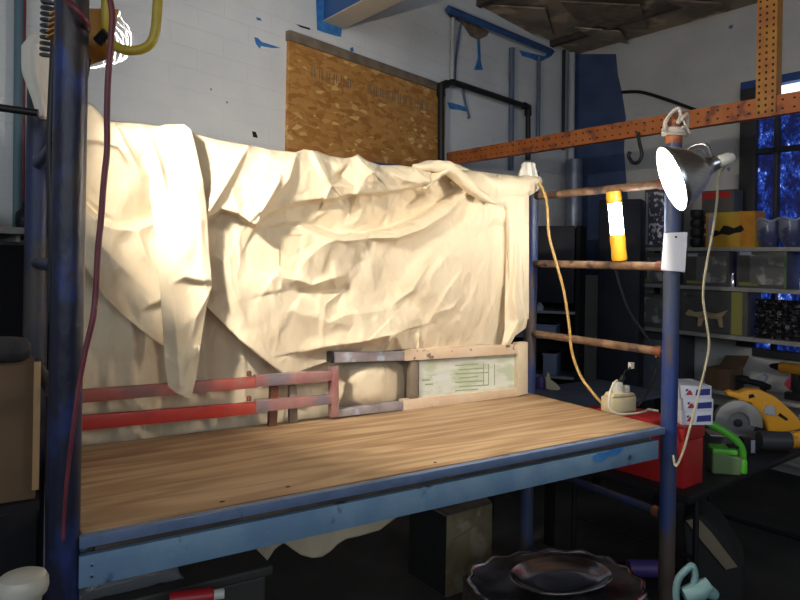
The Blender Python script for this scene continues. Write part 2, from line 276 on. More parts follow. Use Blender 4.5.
# ------------------------------------------------------------------ mesh building
class MB:
    def __init__(s): s.v = []; s.f = []; s.m = []
    def add(s, vs, fs, mi=0):
        o = len(s.v); s.v += [Vector(v) for v in vs]; s.f += [[i + o for i in f] for f in fs]; s.m += [mi] * len(fs); return s
    def box(s, a, b, F=None, mi=0):
        (x0, y0, z0), (x1, y1, z1) = a, b
        if x0 > x1: x0, x1 = x1, x0
        if y0 > y1: y0, y1 = y1, y0
        if z0 > z1: z0, z1 = z1, z0
        vs = [Vector(p) for p in ((x0, y0, z0), (x1, y0, z0), (x1, y1, z0), (x0, y1, z0), (x0, y0, z1), (x1, y0, z1), (x1, y1, z1), (x0, y1, z1))]
        if F is not None: vs = [F @ v for v in vs]
        return s.add(vs, [(0, 3, 2, 1), (4, 5, 6, 7), (0, 1, 5, 4), (1, 2, 6, 5), (2, 3, 7, 6), (3, 0, 4, 7)], mi)
    def tube(s, pts, r, n=12, F=None, cap=True, mi=0, flat=1., closed=False):
        P = [Vector(p) for p in pts]
        if F is not None: P = [F @ p for p in P]
        k = len(P); rr = r if isinstance(r, (list, tuple)) else [r] * k
        t0 = (P[1] - P[0]).normalized(); ref = Vector((0, 0, 1)) if abs(t0.z) < .9 else Vector((1, 0, 0))
        a = (ref - t0 * ref.dot(t0)).normalized(); vs = []; fs = []
        for i, p in enumerate(P):
            if closed: t = P[(i + 1) % k] - P[i - 1]
            else: t = P[min(i + 1, k - 1)] - P[max(i - 1, 0)]
            t.normalize(); a = a - t * a.dot(t); a.normalize(); b = t.cross(a)
            for j in range(n):
                q = 2 * PI * j / n; vs.append(p + (a * math.cos(q) * flat + b * math.sin(q)) * rr[i])
        for i in range(k if closed else k - 1):
            for j in range(n):
                i2 = (i + 1) % k
                fs.append((i * n + j, i * n + (j + 1) % n, i2 * n + (j + 1) % n, i2 * n + j))
        if cap and not closed: fs.append(tuple(range(n))[::-1]); fs.append(tuple((k - 1) * n + j for j in range(n)))
        return s.add(vs, fs, mi)
    def lathe(s, prof, o, ax=(0, 0, 1), n=28, F=None, mi=0, sx=1., sy=1., xdir=None):
        o = Vector(o); ax = Vector(ax).normalized(); ref = Vector(xdir) if xdir else (Vector((1, 0, 0)) if abs(ax.x) < .9 else Vector((0, 1, 0)))
        a = (ref - ax * ref.dot(ax)).normalized(); b = ax.cross(a); vs = []; fs = []; k = len(prof)
        for r, h in prof:
            for j in range(n):
                q = 2 * PI * j / n; p = o + ax * h + a * (r * sx * math.cos(q)) + b * (r * sy * math.sin(q)); vs.append(F @ p if F is not None else p)
        for i in range(k - 1):
            for j in range(n): fs.append((i * n + j, i * n + (j + 1) % n, (i + 1) * n + (j + 1) % n, (i + 1) * n + j))
        if prof[0][0] > 1e-5: fs.append(tuple(range(n))[::-1])
        if prof[-1][0] > 1e-5: fs.append(tuple((k - 1) * n + j for j in range(n)))
        return s.add(vs, fs, mi)
    def prism(s, pts, ext, mi=0, F=None):
        P = [Vector(p) for p in pts]; e = Vector(ext); n = len(P)
        Q = P + [p + e for p in P]
        if F is not None: Q = [F @ q for q in Q]
        return s.add(Q, [tuple(range(n))[::-1], tuple(range(n, 2 * n))] + [(i, (i + 1) % n, n + (i + 1) % n, n + i) for i in range(n)], mi)
    def poly(s, pts, mi=0): return s.add(pts, [tuple(range(len(pts)))], mi)
    def grid(s, P, mi=0):
        nu, nv = len(P), len(P[0]); vs = [p for row in P for p in row]
        return s.add(vs, [(i * nv + j, (i + 1) * nv + j, (i + 1) * nv + j + 1, i * nv + j + 1) for i in range(nu - 1) for j in range(nv - 1)], mi)
    def build(s, name, mats, parent=None, fr=None, bevel=0., ang=38, label=None, cat=None, group=None, kind=None, solid=0., seg=2, sub=0, weld=False):
        if not isinstance(mats, (list, tuple)): mats = [mats]
        if parent is not None: W = MW[parent.name]
        elif fr is not None: W = fr
        else:
            lo = Vector((min(v.x for v in s.v), min(v.y for v in s.v), min(v.z for v in s.v))); hi = Vector((max(v.x for v in s.v), max(v.y for v in s.v), 0))
            W = Matrix.Translation(((lo.x + hi.x) / 2, (lo.y + hi.y) / 2, lo.z))
        I = W.inverted(); me = bpy.data.meshes.new(name)
        me.from_pydata([I @ v for v in s.v], [], s.f)
        for m in mats: me.materials.append(M[m] if isinstance(m, str) else m)
        me.polygons.foreach_set('material_index', s.m)
        bm = bmesh.new(); bm.from_mesh(me)
        if weld: bmesh.ops.remove_doubles(bm, verts=bm.verts, dist=1e-5)
        if not solid: bmesh.ops.recalc_face_normals(bm, faces=bm.faces)
        if bevel:
            ed = [e for e in bm.edges if len(e.link_faces) == 2 and e.calc_face_angle(0) > R(40)]
            bmesh.ops.bevel(bm, geom=ed, offset=bevel, segments=seg, affect='EDGES', profile=.6, clamp_overlap=True)
        bm.to_mesh(me); bm.free()
        me.polygons.foreach_set('use_smooth', [True] * len(me.polygons)); me.set_sharp_from_angle(angle=R(ang))
        o = bpy.data.objects.new(name, me); C.objects.link(o)
        if parent is not None: o.parent = parent
        else: o.matrix_world = W
        MW[o.name] = W
        if solid:
            md = o.modifiers.new('solid', 'SOLIDIFY'); md.thickness = solid; md.offset = -1
        if sub:
            md = o.modifiers.new('sub', 'SUBSURF'); md.levels = sub; md.render_levels = sub
        tag(o, label, cat, group, kind)
        return o
MW = {}
def tag(o, label=None, cat=None, group=None, kind=None):
    for k, v in (('label', label), ('category', cat), ('group', group), ('kind', kind)):
        if v: o[k] = v
def thing(name, at, label, cat, group=None):
    W = at if isinstance(at, Matrix) else Matrix.Translation(at)
    o = bpy.data.objects.new(name, None); C.objects.link(o); o.matrix_world = W; o.empty_display_size = .1
    MW[o.name] = W; tag(o, label, cat, group); return o
def spline(pts, k=8, closed=False):
    P = [Vector(p) for p in pts]; n = len(P); out = []
    rng = range(n if closed else n - 1)
    for i in rng:
        if closed: a, b, c, d = P[i - 1], P[i], P[(i + 1) % n], P[(i + 2) % n]
        else: a, b, c, d = P[max(i - 1, 0)], P[i], P[i + 1], P[min(i + 2, n - 1)]
        for j in range(k):
            t = j / k
            out.append(.5 * ((2 * b) + (c - a) * t + (2 * a - 5 * b + 4 * c - d) * t * t + (3 * b - 3 * c + d - a) * t ** 3))
    if not closed: out.append(P[-1])
    return out

# ------------------------------------------------------------------ the bench's own frame
ZB = .94
FLp = onz(63, 536, ZB); FRp = onz(669, 424, ZB)
E1 = (FRp - FLp); LEN = E1.length; E1.normalize(); TH = math.atan2(E1.y, E1.x); N1 = Vector((-E1.y, E1.x, 0)); WID = .70
B = frame(Vector((FLp.x, FLp.y, 0)), TH)          # x along the bench, y to its back, z up
BI = B.inverted()
def onB(px, py, d): return onp(px, py, B @ Vector((0, d, 0)), N1)
def loc(p): return BI @ p

# ------------------------------------------------------------------ the room
CORN = Vector((1.644, 6.5, 0)); HC = 3.48
WB = Vector((.636, .772, 0)).normalized(); WR = Vector((.6, -.8, 0)).normalized()
NB = Vector((WB.y, -WB.x, 0))                      # back wall's face, towards the room
NR = Vector((WR.y, -WR.x, 0))
FB = frame(CORN - WB * 8.5, math.atan2(WB.y, WB.x)); FRW = frame(CORN, math.atan2(WR.y, WR.x))
def onback(px, py, off=.0): return onp(px, py, CORN + NB * off, NB)
def onright(px, py, off=.0): return onp(px, py, CORN + NR * off, NR)

mb = MB(); mb.box((-6, -5, -.1), (9, 9, 0)); mb.build('floor', 'floor', kind='structure')
mb = MB(); mb.box((0, 0, 0), (8.5 + .2, .2, HC), FB)
def wallpoly(px, f, mi, off): mb.poly([f(x, y, off) for x, y in px], mi)
smears = [[(254, 37), (258, 38), (262, 42), (272, 45), (281, 48), (272, 48), (261, 46), (260, 49), (256, 44)],
          [(256, 17), (260, 18), (262, 21), (257, 20)],
          [(447, 102), (453, 103), (466, 107), (468, 112), (460, 110), (450, 109)],
          [(477, 39), (480, 38), (481, 62), (483, 70), (474, 70), (478, 58)],
          [(316, 0), (324, -4), (338, 18), (342, 28), (341, 37), (336, 36), (326, 33), (317, 30)],
          [(519, 50), (530, 53), (545, 56), (552, 50), (552, 56), (540, 62), (530, 58), (522, 56)],
          [(350, 48), (353, 47), (354, 51), (351, 52)]]
for p in smears: wallpoly(p, onback, 1, .004)
for p in ([(448, 14), (458, 12), (489, 32), (487, 36), (478, 40), (470, 36), (462, 24)], [(445, 11), (452, 12), (456, 18), (450, 18)]): wallpoly(p, onback, 2, .005)
wallpoly([(252, 131), (256, 132), (258, 138), (253, 137)], onback, 3, .004)
for p in ([(226, 101), (228, 102), (227, 104)], [(210, 88), (212, 89), (211, 91)], [(296, 24), (310, 28), (310, 30), (300, 27)]): wallpoly(p, onback, 3, .004)
mb.build('wall_back', ['wall_back', 'blue_smear', 'bare_patch', 'black_hole'], fr=FB, kind='structure')
mb = MB(); mb.box((0, 0, 0), (8.2, .2, HC), FRW)
wallpoly([(572, 54), (616, 54), (618, 75), (622, 92), (626, 118), (624, 150), (628, 200), (620, 275), (572, 275)], onright, 1, .004)
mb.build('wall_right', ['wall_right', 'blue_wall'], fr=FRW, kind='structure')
mb = MB(); mb.box((-4.0, -3.2, 0), (-3.8, -.02, HC)); mb.build('wall_left', 'wall_back', kind='structure')
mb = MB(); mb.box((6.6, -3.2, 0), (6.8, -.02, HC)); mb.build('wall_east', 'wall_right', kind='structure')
mb = MB()
for a, b_ in (((-3.8, -3.2, 0), (6.6, -3.0, 1.75)), ((-3.8, -3.2, 3.35), (6.6, -3.0, HC)), ((-3.8, -3.2, 1.75), (-3.1, -3.0, 3.35)), ((4.9, -3.2, 1.75), (6.6, -3.0, 3.35))): mb.box(a, b_)
mb.build('wall_front', 'wall_right', kind='structure')  # window opening in this unseen wall is assumed, set high for the added light
mb = MB(); mb.box((-6, -5, HC), (9, 9, HC + .1)); mb.build('ceiling', 'ceiling', kind='structure')

# joists and sagging boards under the ceiling
jd = WR.copy()
for i, t in enumerate((.5, 1.7, 2.9)):
    p = CORN - WB * t; m_ = MB(); F = frame(Vector((p.x, p.y, HC)), math.atan2(jd.y, jd.x))
    m_.box((-.02, -.03, -.05), (5.0, .03, -.001), F); m_.build('ceiling_joist', 'joist', fr=F, bevel=.006, kind='structure')
for i, (x0, y0, x1, y1) in enumerate(((470, 5, 545, 36), (560, 2, 640, 30), (575, 28, 620, 44), (660, 0, 720, 12))):
    q = [onz(x, y, HC - .03 - .012 * i) for x, y in ((x0, y0), (x1, y0 + 4), (x1 + 8, y1), (x0 + 20, y1 - 5))]
    m_ = MB(); m_.prism(q, (0, 0, .012)); m_.build('ceiling_board', 'bare_patch' if i % 2 else 'ceiling', kind='structure')
# blue angle along the top of the back wall
m_ = MB(); pa, pb = onback(448, 9, .05), onback(552, 52, .05)
m_.tube([pa, pb], .03, n=4); m_.build('trim_1', 'rafter_blue', kind='structure', bevel=.004)
# rafter end sticking out of the back wall
p = onback(331, 15, 0); F = frame(p, math.atan2(WR.y, WR.x)); m_ = MB()
m_.box((-.05, -.06, -.05), (3.0, .10, .20), F)
m_.box((-.05, -.062, -.056), (3.0, .102, -.05), F, 1)
m_.build('trim_2', ['rafter_blue', 'rafter'], fr=F, kind='structure')

# boarded-up opening: strand board with wood trim
tl, tr = onback(289, 40, .02), onback(438, 88, .02); bl_, br_ = onback(283, 250, .02), onback(437, 250, .02)
m_ = MB(); F = FB
a, b_ = FB.inverted() @ tl, FB.inverted() @ tr
m_.box((a.x, -.025, 1.0), (b_.x, -.002, a.z), FB)
for k in range(20):                                  # a row of faint stamped marks near the top edge
    t = .12 + k * .043; x = a.x + (b_.x - a.x) * t; hh = .05 + .015 * rnd.random()
    if k in (6, 7): continue
    for q in range(2): m_.box((x + q * .02, -.0262, a.z - .11 - hh), (x + q * .02 + .007, -.025, a.z - .11), FB, 1)
m_.build('strand_board_panel', ['osb', 'trim_wood'], fr=frame(FB @ Vector(((a.x + b_.x) / 2, 0, 1.0)), math.atan2(WB.y, WB.x)),
         label='orange-brown strand board sheet nailed over an opening in the white back wall', cat='board')
m_ = MB(); m_.box((a.x - .01, -.04, a.z - .005), (b_.x + .06, -.001, a.z + .05), FB); m_.build('trim_3', 'trim_wood', fr=FB, kind='structure', bevel=.004)
m_ = MB(); m_.box((b_.x + .002, -.035, 1.0), (b_.x + .075, -.001, a.z - .006), FB); m_.build('trim_4', 'tan_lit_edge', fr=FB, kind='structure', bevel=.004)

def run(name, px, f, off, r, mt, label, cat, k=1, n=10):
    pts = [f(x, y, off) for x, y in px]
    m_ = MB(); m_.tube(spline(pts, k) if k > 1 else pts, r, n=n)
    return m_.build(name, mt, label=label, cat=cat)
# black gas pipe with elbows on the back wall
pts = [onback(x, y, .06) for x, y in ((441, 165), (441, 86), (452, 82), (528, 107), (528, 160))]
pp = []
for i, p in enumerate(pts):
    if 0 < i < 4: pp += [p + (pts[i - 1] - p).normalized() * .06, p, p + (pts[i + 1] - p).normalized() * .06]
    else: pp.append(p)
t_ = thing('gas_pipe', onback(480, 100, .05), 'black gas pipe running right of the strand board and dropping behind the orange beam', 'pipe')
m_ = MB(); m_.tube(pp, .022, n=12); m_.build('pipe_run', 'black_iron', t_)
for i in (1, 3):
    m_ = MB(); m_.tube([pts[i] + (pts[i - 1] - pts[i]).normalized() * .07, pts[i], pts[i] + (pts[i + 1] - pts[i]).normalized() * .07], .031, n=12); m_.build('elbow', 'black_iron', t_)
run('conduit', [(453, 18), (452, 84)], onback, .03, .016, 'conduit_w', 'pale conduit dropping from the ceiling to the black gas pipe', 'pipe')
run('cable', [(461, 22), (456, 60), (455, 85)], onback, .015, .008, 'conduit_b', 'thin dark cable hanging beside the pale conduit above the gas pipe', 'cable', 5)
run('cable', [(463, 88), (465, 102), (469, 116), (468, 118)], onback, .015, .008, 'conduit_b', 'short frayed cable end hanging below the black gas pipe', 'cable', 5)
run('conduit', [(512, 48), (511, 170)], onback, .03, .022, 'conduit_b', 'blue-grey conduit on the back wall crossing the gas pipe', 'pipe')
run('conduit', [(539, 56), (538, 150)], onback, .03, .017, 'conduit_b', 'thin blue-grey conduit just right of where the gas pipe drops', 'pipe')
run('conduit', [(564, 50), (563, 150)], onback, .03, .016, 'black_iron', 'dark thin conduit near the room corner', 'pipe')
run('conduit', [(572, 53), (571, 160)], onback, .06, .03, 'conduit_w', 'white pipe standing in the very corner of the room', 'pipe')
run('cable', [(622, 92), (640, 92), (662, 98), (690, 108), (700, 112)], onright, .02, .014, 'black_iron', 'dark cable sagging across the right wall beside the blue paint', 'cable', 6)
run('downpipe', [(574, 160), (574, 330), (574, 420)], onright, .25, .075, 'pipe_grey', 'thick grey pipe standing against the blue painted wall', 'pipe', n=16)

# window in the right wall: dark blue film, light sparkling through
def rw(px, py, off=.03): return FRW.inverted() @ onright(px, py, off)
w0 = rw(747, 84); w1 = rw(800, 345); wx0, wx1 = w0.x, w0.x + 1.55; wz1 = rw(750, 90).z; wz0 = rw(760, 348).z
m_ = MB()
for (x0, x1, z0, z1, mi) in ((wx0 - .03, wx0 + .09, wz0, wz1, 0), (wx1, wx1 + .08, wz0, wz1, 0), (wx0 + .09, wx1, wz0 - .06, wz0, 0), (wx0 - .03, wx1 + .08, wz1, wz1 + .06, 1), (wx0 + .22, wx0 + .25, wz0, wz1, 0), (wx0 + .09, wx1, wz1 - .50, wz1 - .46, 0)):
    m_.box((x0, -.07, z0), (x1, -.002, z1), FRW, mi)
win = m_.build('window_1', ['frame_dark', 'frame_blue'], fr=FRW, kind='structure', bevel=.004)
m_ = MB(); m_.box((wx0 + .08, -.02, wz0 - .01), (wx1 + .01, -.004, wz1 - .09), FRW); m_.build('window_pane', 'window', win)
m_ = MB(); m_.box((wx0 + .06, -.03, wz1 - .085), (wx1 + .01, -.022, wz1 - .01), FRW); m_.build('top_pane', 'day', win)

# orange slotted beam, parallel to the right wall, and its upright
OB0 = onback(447, 159, .0); od = WR
F = frame(OB0, math.atan2(WR.y, WR.x))
def onob(px, py): return F.inverted() @ onp(px, py, OB0, NR)
m_ = MB(); m_.box((.0, -.004, -.045), (3.4, .0, .045), F); m_.box((.0, .0, .041), (3.4, .05, .045), F)
m_.box((.0, .0, -.045), (3.4, .04, -.041), F)
for k in range(64):
    for z in (-.02, .02): m_.box((.05 + k * .05, -.0048, z - .004), (.05 + k * .05 + .011, -.003, z + .004), F, 1)
m_.build('slotted_beam', ['orange', 'black_hole'], fr=F, label='rust-orange slotted steel beam running across the right side above the shelves', cat='beam')
u = onob(767, 95).x; m_ = MB()
m_.box((u - .045, -.012, -.035), (u + .045, -.006, HC - OB0.z - .005), F); m_.box((u + .041, -.006, .05), (u + .045, .04, HC - OB0.z - .005), F)
for k in range(44):
    for x in (-.03, .0, .03): m_.box((u + x - .0045, -.0135, -.03 + k * .03), (u + x + .0045, -.011, -.03 + k * .03 + .011), F, 1)
m_.build('slotted_upright', ['orange_y', 'black_hole'], fr=F, label='ochre slotted steel upright bolted to the beam and rising to the ceiling', cat='upright')
# hook
hk = [onp(x, y, OB0 - NR * -.0, NR) + NR * .02 for x, y in ((640, 133), (642, 145), (644, 155), (641, 162), (635, 163), (631, 157), (632, 152))]
m_ = MB(); m_.tube(spline(hk, 6), .010, n=8); m_.build('hook', 'black_iron', label='black iron hook hanging from the orange beam', cat='hook')

# ------------------------------------------------------------------ scaffold bench
sc = thing('scaffold_bench', B, 'blue tube scaffold frame carrying the plywood top, with rusty rungs at its right end', 'scaffold')
PR = .031
def post(x, y, z0, z1, mt, r=PR):
    m_ = MB(); m_.tube([(x, y, z0), (x, y, z0 + .01), (x, y, (z0 + z1) / 2), (x, y, z1)], r, n=24, F=B, cap=True); return m_.build('post', mt, sc)
ztop_fr = (loc(atY(674, 124, FRp.y))).z; ztop_br = loc(onB(528, 172, WID)).z
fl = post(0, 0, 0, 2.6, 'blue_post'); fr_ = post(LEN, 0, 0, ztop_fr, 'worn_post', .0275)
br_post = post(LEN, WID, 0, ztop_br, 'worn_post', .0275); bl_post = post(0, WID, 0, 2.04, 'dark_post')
m_ = MB(); m_.tube([(LEN, 0, ztop_fr - .07), (LEN, 0, ztop_fr + .01)], .029, n=20, F=B); m_.build('rusty_collar', 'orange', fr_)
for z, mt in ((1.782, 'rust'), (1.49, 'rust'), (1.188, 'rust'), (.62, 'dark_post'), (.25, 'dark_post')):
    m_ = MB(); m_.tube([(LEN, .02, z), (LEN, WID - .02, z)], .0155, n=14, F=B); m_.build('rung', mt, sc)
    m_ = MB(); m_.tube([(LEN, .03, z), (LEN, .055, z)], .020, n=14, F=B); m_.build('weld_collar', 'rust_red', sc)
for z in (1.75, 1.47, 1.188, .62, .25):
    m_ = MB(); m_.tube([(0, .02, z), (0, WID - .02, z)], .0155, n=14, F=B); m_.build('rung', 'dark_post', sc)
m_ = MB(); m_.tube([(0, WID, 1.84), (LEN, WID, 1.84)], .02, n=14, F=B); m_.build('top_rail', 'dark_post', sc)
m_ = MB(); m_.box((PR - .004, -.022, ZB - .103), (LEN - .085, -.004, ZB - .040), B)
for k in range(2): m_.lathe([(.0, .0), (.005, 0), (.004, .003), (0, .004)], (.05, -.022, ZB - .06 - .022 * k), (0, -1, 0), n=10, F=B, mi=1)
pbm = B @ Vector((0, -.0228, 0))
m_.poly([onp(x, y, pbm, N1) for x, y in ((592, 457), (598, 453), (606, 452), (616, 448), (624, 447), (622, 451), (617, 455), (609, 456), (603, 461), (595, 462))], 2)
m_.build('front_beam', ['blue_beam', 'black_iron', 'blue_smear'], sc, bevel=.003)
m_ = MB(); m_.box((PR - .004, -.024, ZB - .024), (LEN - .052, -.003, ZB - .001), B); m_.build('front_lip', 'navy_lip', sc, bevel=.002)
m_ = MB(); m_.box((.06, .004, ZB - .098), (LEN - .10, .028, ZB - .0205), B); m_.build('slot_shade_strip', 'joist', sc)  # dark strip added behind the slot so that it reads as shade
m_ = MB(); m_.box((PR, WID - .02, ZB - .10), (LEN - PR, WID - .004, ZB - .034), B); m_.build('rear_beam', 'blue_beam', sc, bevel=.003)
for x in (.034, LEN - .07):
    m_ = MB(); m_.box((x, .031, ZB - .09), (x + .015, WID - .03, ZB - .034), B); m_.build('end_beam', 'blue_beam', sc, bevel=.002)
# plywood top
m_ = MB(); m_.box((.034, .0, ZB - .019), (LEN - .05, WID - .034, ZB), B)
for (x, y, r_) in ((.5, .05, .005), (.93, .035, .004), (.33, .03, .005)):
    m_.lathe([(r_, 0), (r_ * .9, .0006), (0, .0007)], (x, y, ZB), n=8, F=B, mi=1, sx=1.4)
m_.build('plywood_top', ['ply', 'black_hole'], fr=frame(B @ Vector((LEN / 2, WID / 2, ZB - .019)), TH), label='wide plywood sheet with wavy brown grain lying on the blue scaffold beams', cat='worktop')

# ------------------------------------------------------------------ canvas drop cloth
def interp(xs, pts):
    p = np.array(pts, float); return np.interp(xs, p[:, 0], p[:, 1])
def fold(X, Y, pts, wl, wr, p=1.25):
    """raised (or sunk) fold along a line of (x, y, height); wl and wr are its widths to the left and the right of the line's direction"""
    P = np.array(pts, float); best = np.full(X.shape, 1e9); H = np.zeros(X.shape); Q = np.zeros(X.shape)
    for i in range(len(P) - 1):
        a, b = P[i, :2], P[i + 1, :2]; ab = b - a; l2 = ab @ ab
        t = np.clip(((X - a[0]) * ab[0] + (Y - a[1]) * ab[1]) / l2, 0, 1)
        dx, dy = X - a[0] - t * ab[0], Y - a[1] - t * ab[1]; d = np.hypot(dx, dy)
        sd = np.where(ab[0] * dy - ab[1] * dx < 0, -d, d)       # image y runs down: negative = left of travel
        k = d < best - 1e-9; best = np.where(k, d, best); Q = np.where(k, sd, Q); H = np.where(k, P[i, 2] + t * (P[i + 1, 2] - P[i, 2]), H)
    wd = np.where(Q < 0, wl, wr)
    return H * np.exp(-(np.abs(Q) / wd) ** p)
def crumple(X, Y, seed, n, amp, lmin=12, lmax=55, ang=None, spread=1.5):
    r = np.random.default_rng(seed); h = np.zeros(X.shape); x0, x1, y0, y1 = X.min(), X.max(), Y.min(), Y.max()
    for k in range(n):
        cx, cy = r.uniform(x0, x1), r.uniform(y0, y1); a = r.uniform(-PI, PI) if ang is None else r.normal(ang, spread * .3); l = r.uniform(lmin, lmax) / 2
        dx, dy = math.cos(a) * l, math.sin(a) * l; bx, by = r.normal(0, 3), r.normal(0, 3); A = r.normal(0, amp)
        h += fold(X, Y, [(cx - dx, cy - dy, A * .2), (cx + bx, cy + by, A), (cx + dx, cy + dy, A * .2)], r.uniform(2, 5), r.uniform(6, 16))
    return h
def smoothgrid(H, k):
    for _ in range(k):
        G = np.pad(H, 1, mode='edge'); H = (G[1:-1, 1:-1] * 2 + G[:-2, 1:-1] + G[2:, 1:-1] + G[1:-1, :-2] + G[1:-1, 2:]) / 6
    return H
def cloth(name, X, Y, H, d0, parent, thick=.003, label=None):
    X = np.asarray(X); P = []
    for i in range(X.shape[0]):
        P.append([onB(X[i, j], Y[i, j], d0 - H[i, j]) for j in range(X.shape[1])])
    m_ = MB(); m_.grid(P)
    o = m_.build(name, 'canvas', parent, ang=80, solid=thick, label=label)
    # outward side must face the room's front
    me = o.data; n = sum((p.normal * p.area for p in me.polygons), Vector())
    if (MW[parent.name].to_3x3() @ n).dot(-N1) < 0: me.flip_normals()
    return o
def colgrid(x0, x1, nx, ny, top, bot):
    xs = np.linspace(x0, x1, nx); X = np.repeat(xs[:, None], ny, 1); v = np.linspace(0, 1, ny)[None, :]
    Y = interp(xs, top)[:, None] * (1 - v) + interp(xs, bot)[:, None] * v
    return X, Y
def rowgrid(y0, y1, ny, nx, left, right):
    ys = np.linspace(y0, y1, ny); Y = np.repeat(ys[:, None], nx, 1); v = np.linspace(0, 1, nx)[None, :]
    def it(q): q = np.array(q, float); return np.interp(ys, q[:, 1], q[:, 0])
    X = it(left)[:, None] * (1 - v) + it(right)[:, None] * v
    return X, Y

dc = thing('drop_cloth', frame(B @ Vector((LEN / 2, WID, 0)), TH), 'cream canvas drop cloth draped in heavy folds over the rail behind the plywood top', 'cloth')
TOP = [(60, 98), (83, 102), (92, 104), (98, 110), (104, 118), (112, 121), (140, 123), (160, 126), (186, 128), (197, 134), (215, 139), (250, 145), (275, 150), (296, 152), (304, 149), (318, 151), (330, 156), (345, 158), (352, 157), (358, 154), (368, 161), (380, 165), (400, 165), (414, 167), (424, 161), (430, 160), (447, 161), (458, 164), (470, 170), (500, 174), (520, 176), (530, 178)]
# back sheet, hanging to below the bench
X, Y = colgrid(58, 420, 190, 150, [(58, 225), (420, 235)], [(58, 560), (200, 566), (240, 570), (258, 572), (266, 563), (275, 549), (284, 543), (292, 549), (301, 555), (312, 558), (322, 557), (331, 551), (338, 544), (346, 539), (360, 536), (380, 530), (400, 515), (420, 500)])
H = .012 * np.sin(X / 9.5 + .6 * np.sin(Y / 60)) + .010 * np.sin(X / 21 + Y / 140)
for (a, A, wl, wr) in (([(128, 290), (133, 330), (137, 380), (138, 450)], .02, 3, 14), ([(197, 290), (203, 340), (208, 420)], .022, 12, 3), ([(236, 320), (243, 355), (248, 420)], .018, 3, 14), ([(287, 350), (283, 430)], .02, 10, 4), ([(110, 300), (107, 420)], .015, 8, 8), ([(165, 320), (160, 440)], -.02, 8, 10)):
    H += fold(X, Y, [(x, y, A) for x, y in a], wl, wr)
m__ = X > 325
H += np.where(m__, crumple(X, Y, 5, 90, .004, 10, 35), 0) + crumple(X, Y, 4, 60, .003)
H += .095 * np.exp(-((X - 374) / 37.) ** 4 - ((Y - 386) / 26.) ** 4)
cloth('back_sheet', X, Y, smoothgrid(H, 2), WID + .035, dc)
# upper left sheet
LB = [(58, 226), (70, 243), (82, 262), (92, 277), (105, 297), (122, 314), (140, 329), (156, 341), (178, 356)]
X, Y = colgrid(58, 178, 130, 170, TOP, LB)
H = .008 * np.sin(X / 13 + Y / 40)
LL = [(70, 186), (80, 200), (90, 213), (100, 222), (112, 227), (135, 228), (152, 222)]
H += fold(X, Y, [(x + 1, y - 4, -.055) for x, y in LL], 26, 2.5, 1.3) + fold(X, Y, [(x, y, .015) for x, y in LL], 2.5, 5)
H += fold(X, Y, [(118, 128, .02), (128, 150, .03), (140, 170, .02), (150, 178, 0)], 3, 14)
H += fold(X, Y, [(80, 140, .02), (100, 141, .03), (118, 147, .02), (132, 168, 0)], 12, 2.5)
H += fold(X, Y, [(84, 195, .0), (105, 212, .02), (128, 226, .0)], 8, 3)
H += fold(X, Y, [(138, 232, .02), (146, 255, .03), (156, 270, .01)], 4, 8)
H += fold(X, Y, [(134, 317, -.01), (150, 305, .025), (166, 299, .02)], 14, 2.5)
H += fold(X, Y, [(100, 245, .02), (130, 275, .02), (160, 300, .0)], 10, 10)
H += fold(X, Y, [(x, y, .02) for x, y in LB], 9, 9) + crumple(X, Y, 11, 60, .003)
def roll(H, X, Y, r=13., a=.045):
    yd = np.clip((Y - interp(X[:, 0], TOP)[:, None]) / r, 0, 1); return H - a * (1 - np.sqrt(np.maximum(0, 1 - (1 - yd) ** 2)))
cloth('left_sheet', X, Y, smoothgrid(roll(H, X, Y), 1), WID - .025, dc)
# main front sheet
BOT = [(186, 300), (206, 306), (222, 322), (240, 340), (262, 358), (283, 374), (296, 373), (312, 367), (330, 361), (350, 355), (385, 351), (405, 349), (450, 348), (498, 347), (507, 344), (516, 335), (524, 322), (530, 318)]
X, Y = colgrid(186, 529, 420, 300, TOP, BOT)
H = .010 * np.sin(X / 30 + Y / 28) + .006 * np.sin(X / 17 - Y / 50)
# thick folded-over upper lap and its lower lip
H += fold(X, Y, [(200, 219, .05), (209, 216, .05), (222, 209, .055), (238, 213, .06), (250, 222, .075), (256, 225, .075), (266, 214, .06), (283, 206, .05), (300, 201, .048), (318, 199, .05), (335, 198, .05), (348, 194, .05), (370, 193, .045), (395, 190, .045), (416, 186, .05), (432, 181, .05), (441, 172, .03)], 44, 2.0, 1.6)
for a in ([(250, 143, .02), (236, 168, .03), (222, 192, .035), (208, 213, .03)], [(297, 152, .02), (290, 178, .035), (277, 196, .035), (262, 211, .02)], [(282, 168, .0), (279, 182, .03), (268, 202, .03), (258, 222, .03)]):
    H += fold(X, Y, a, 3., 15)
H += fold(X, Y, [(312, 150, .02), (321, 168, .035), (327, 180, .04), (331, 185, .02)], 12, 2.5)
H += fold(X, Y, [(326, 196, .03), (331, 186, .03), (348, 186, .02)], 2.5, 9)
H += fold(X, Y, [(356, 156, .03), (368, 168, .045), (372, 172, .05), (362, 180, .04), (356, 196, .03)], 10, 3)
H += fold(X, Y, [(376, 172, .04), (374, 180, .03), (386, 184, .01)], 3, 8)
H += fold(X, Y, [(318, 152, -.012), (340, 176, -.02), (356, 186, -.01)], 7, 7)
H += fold(X, Y, [(384, 166, .0), (404, 180, .03), (430, 186, .02)], 10, 4)
H += fold(X, Y, [(412, 166, .02), (428, 180, .035), (432, 192, .02)], 3, 8)
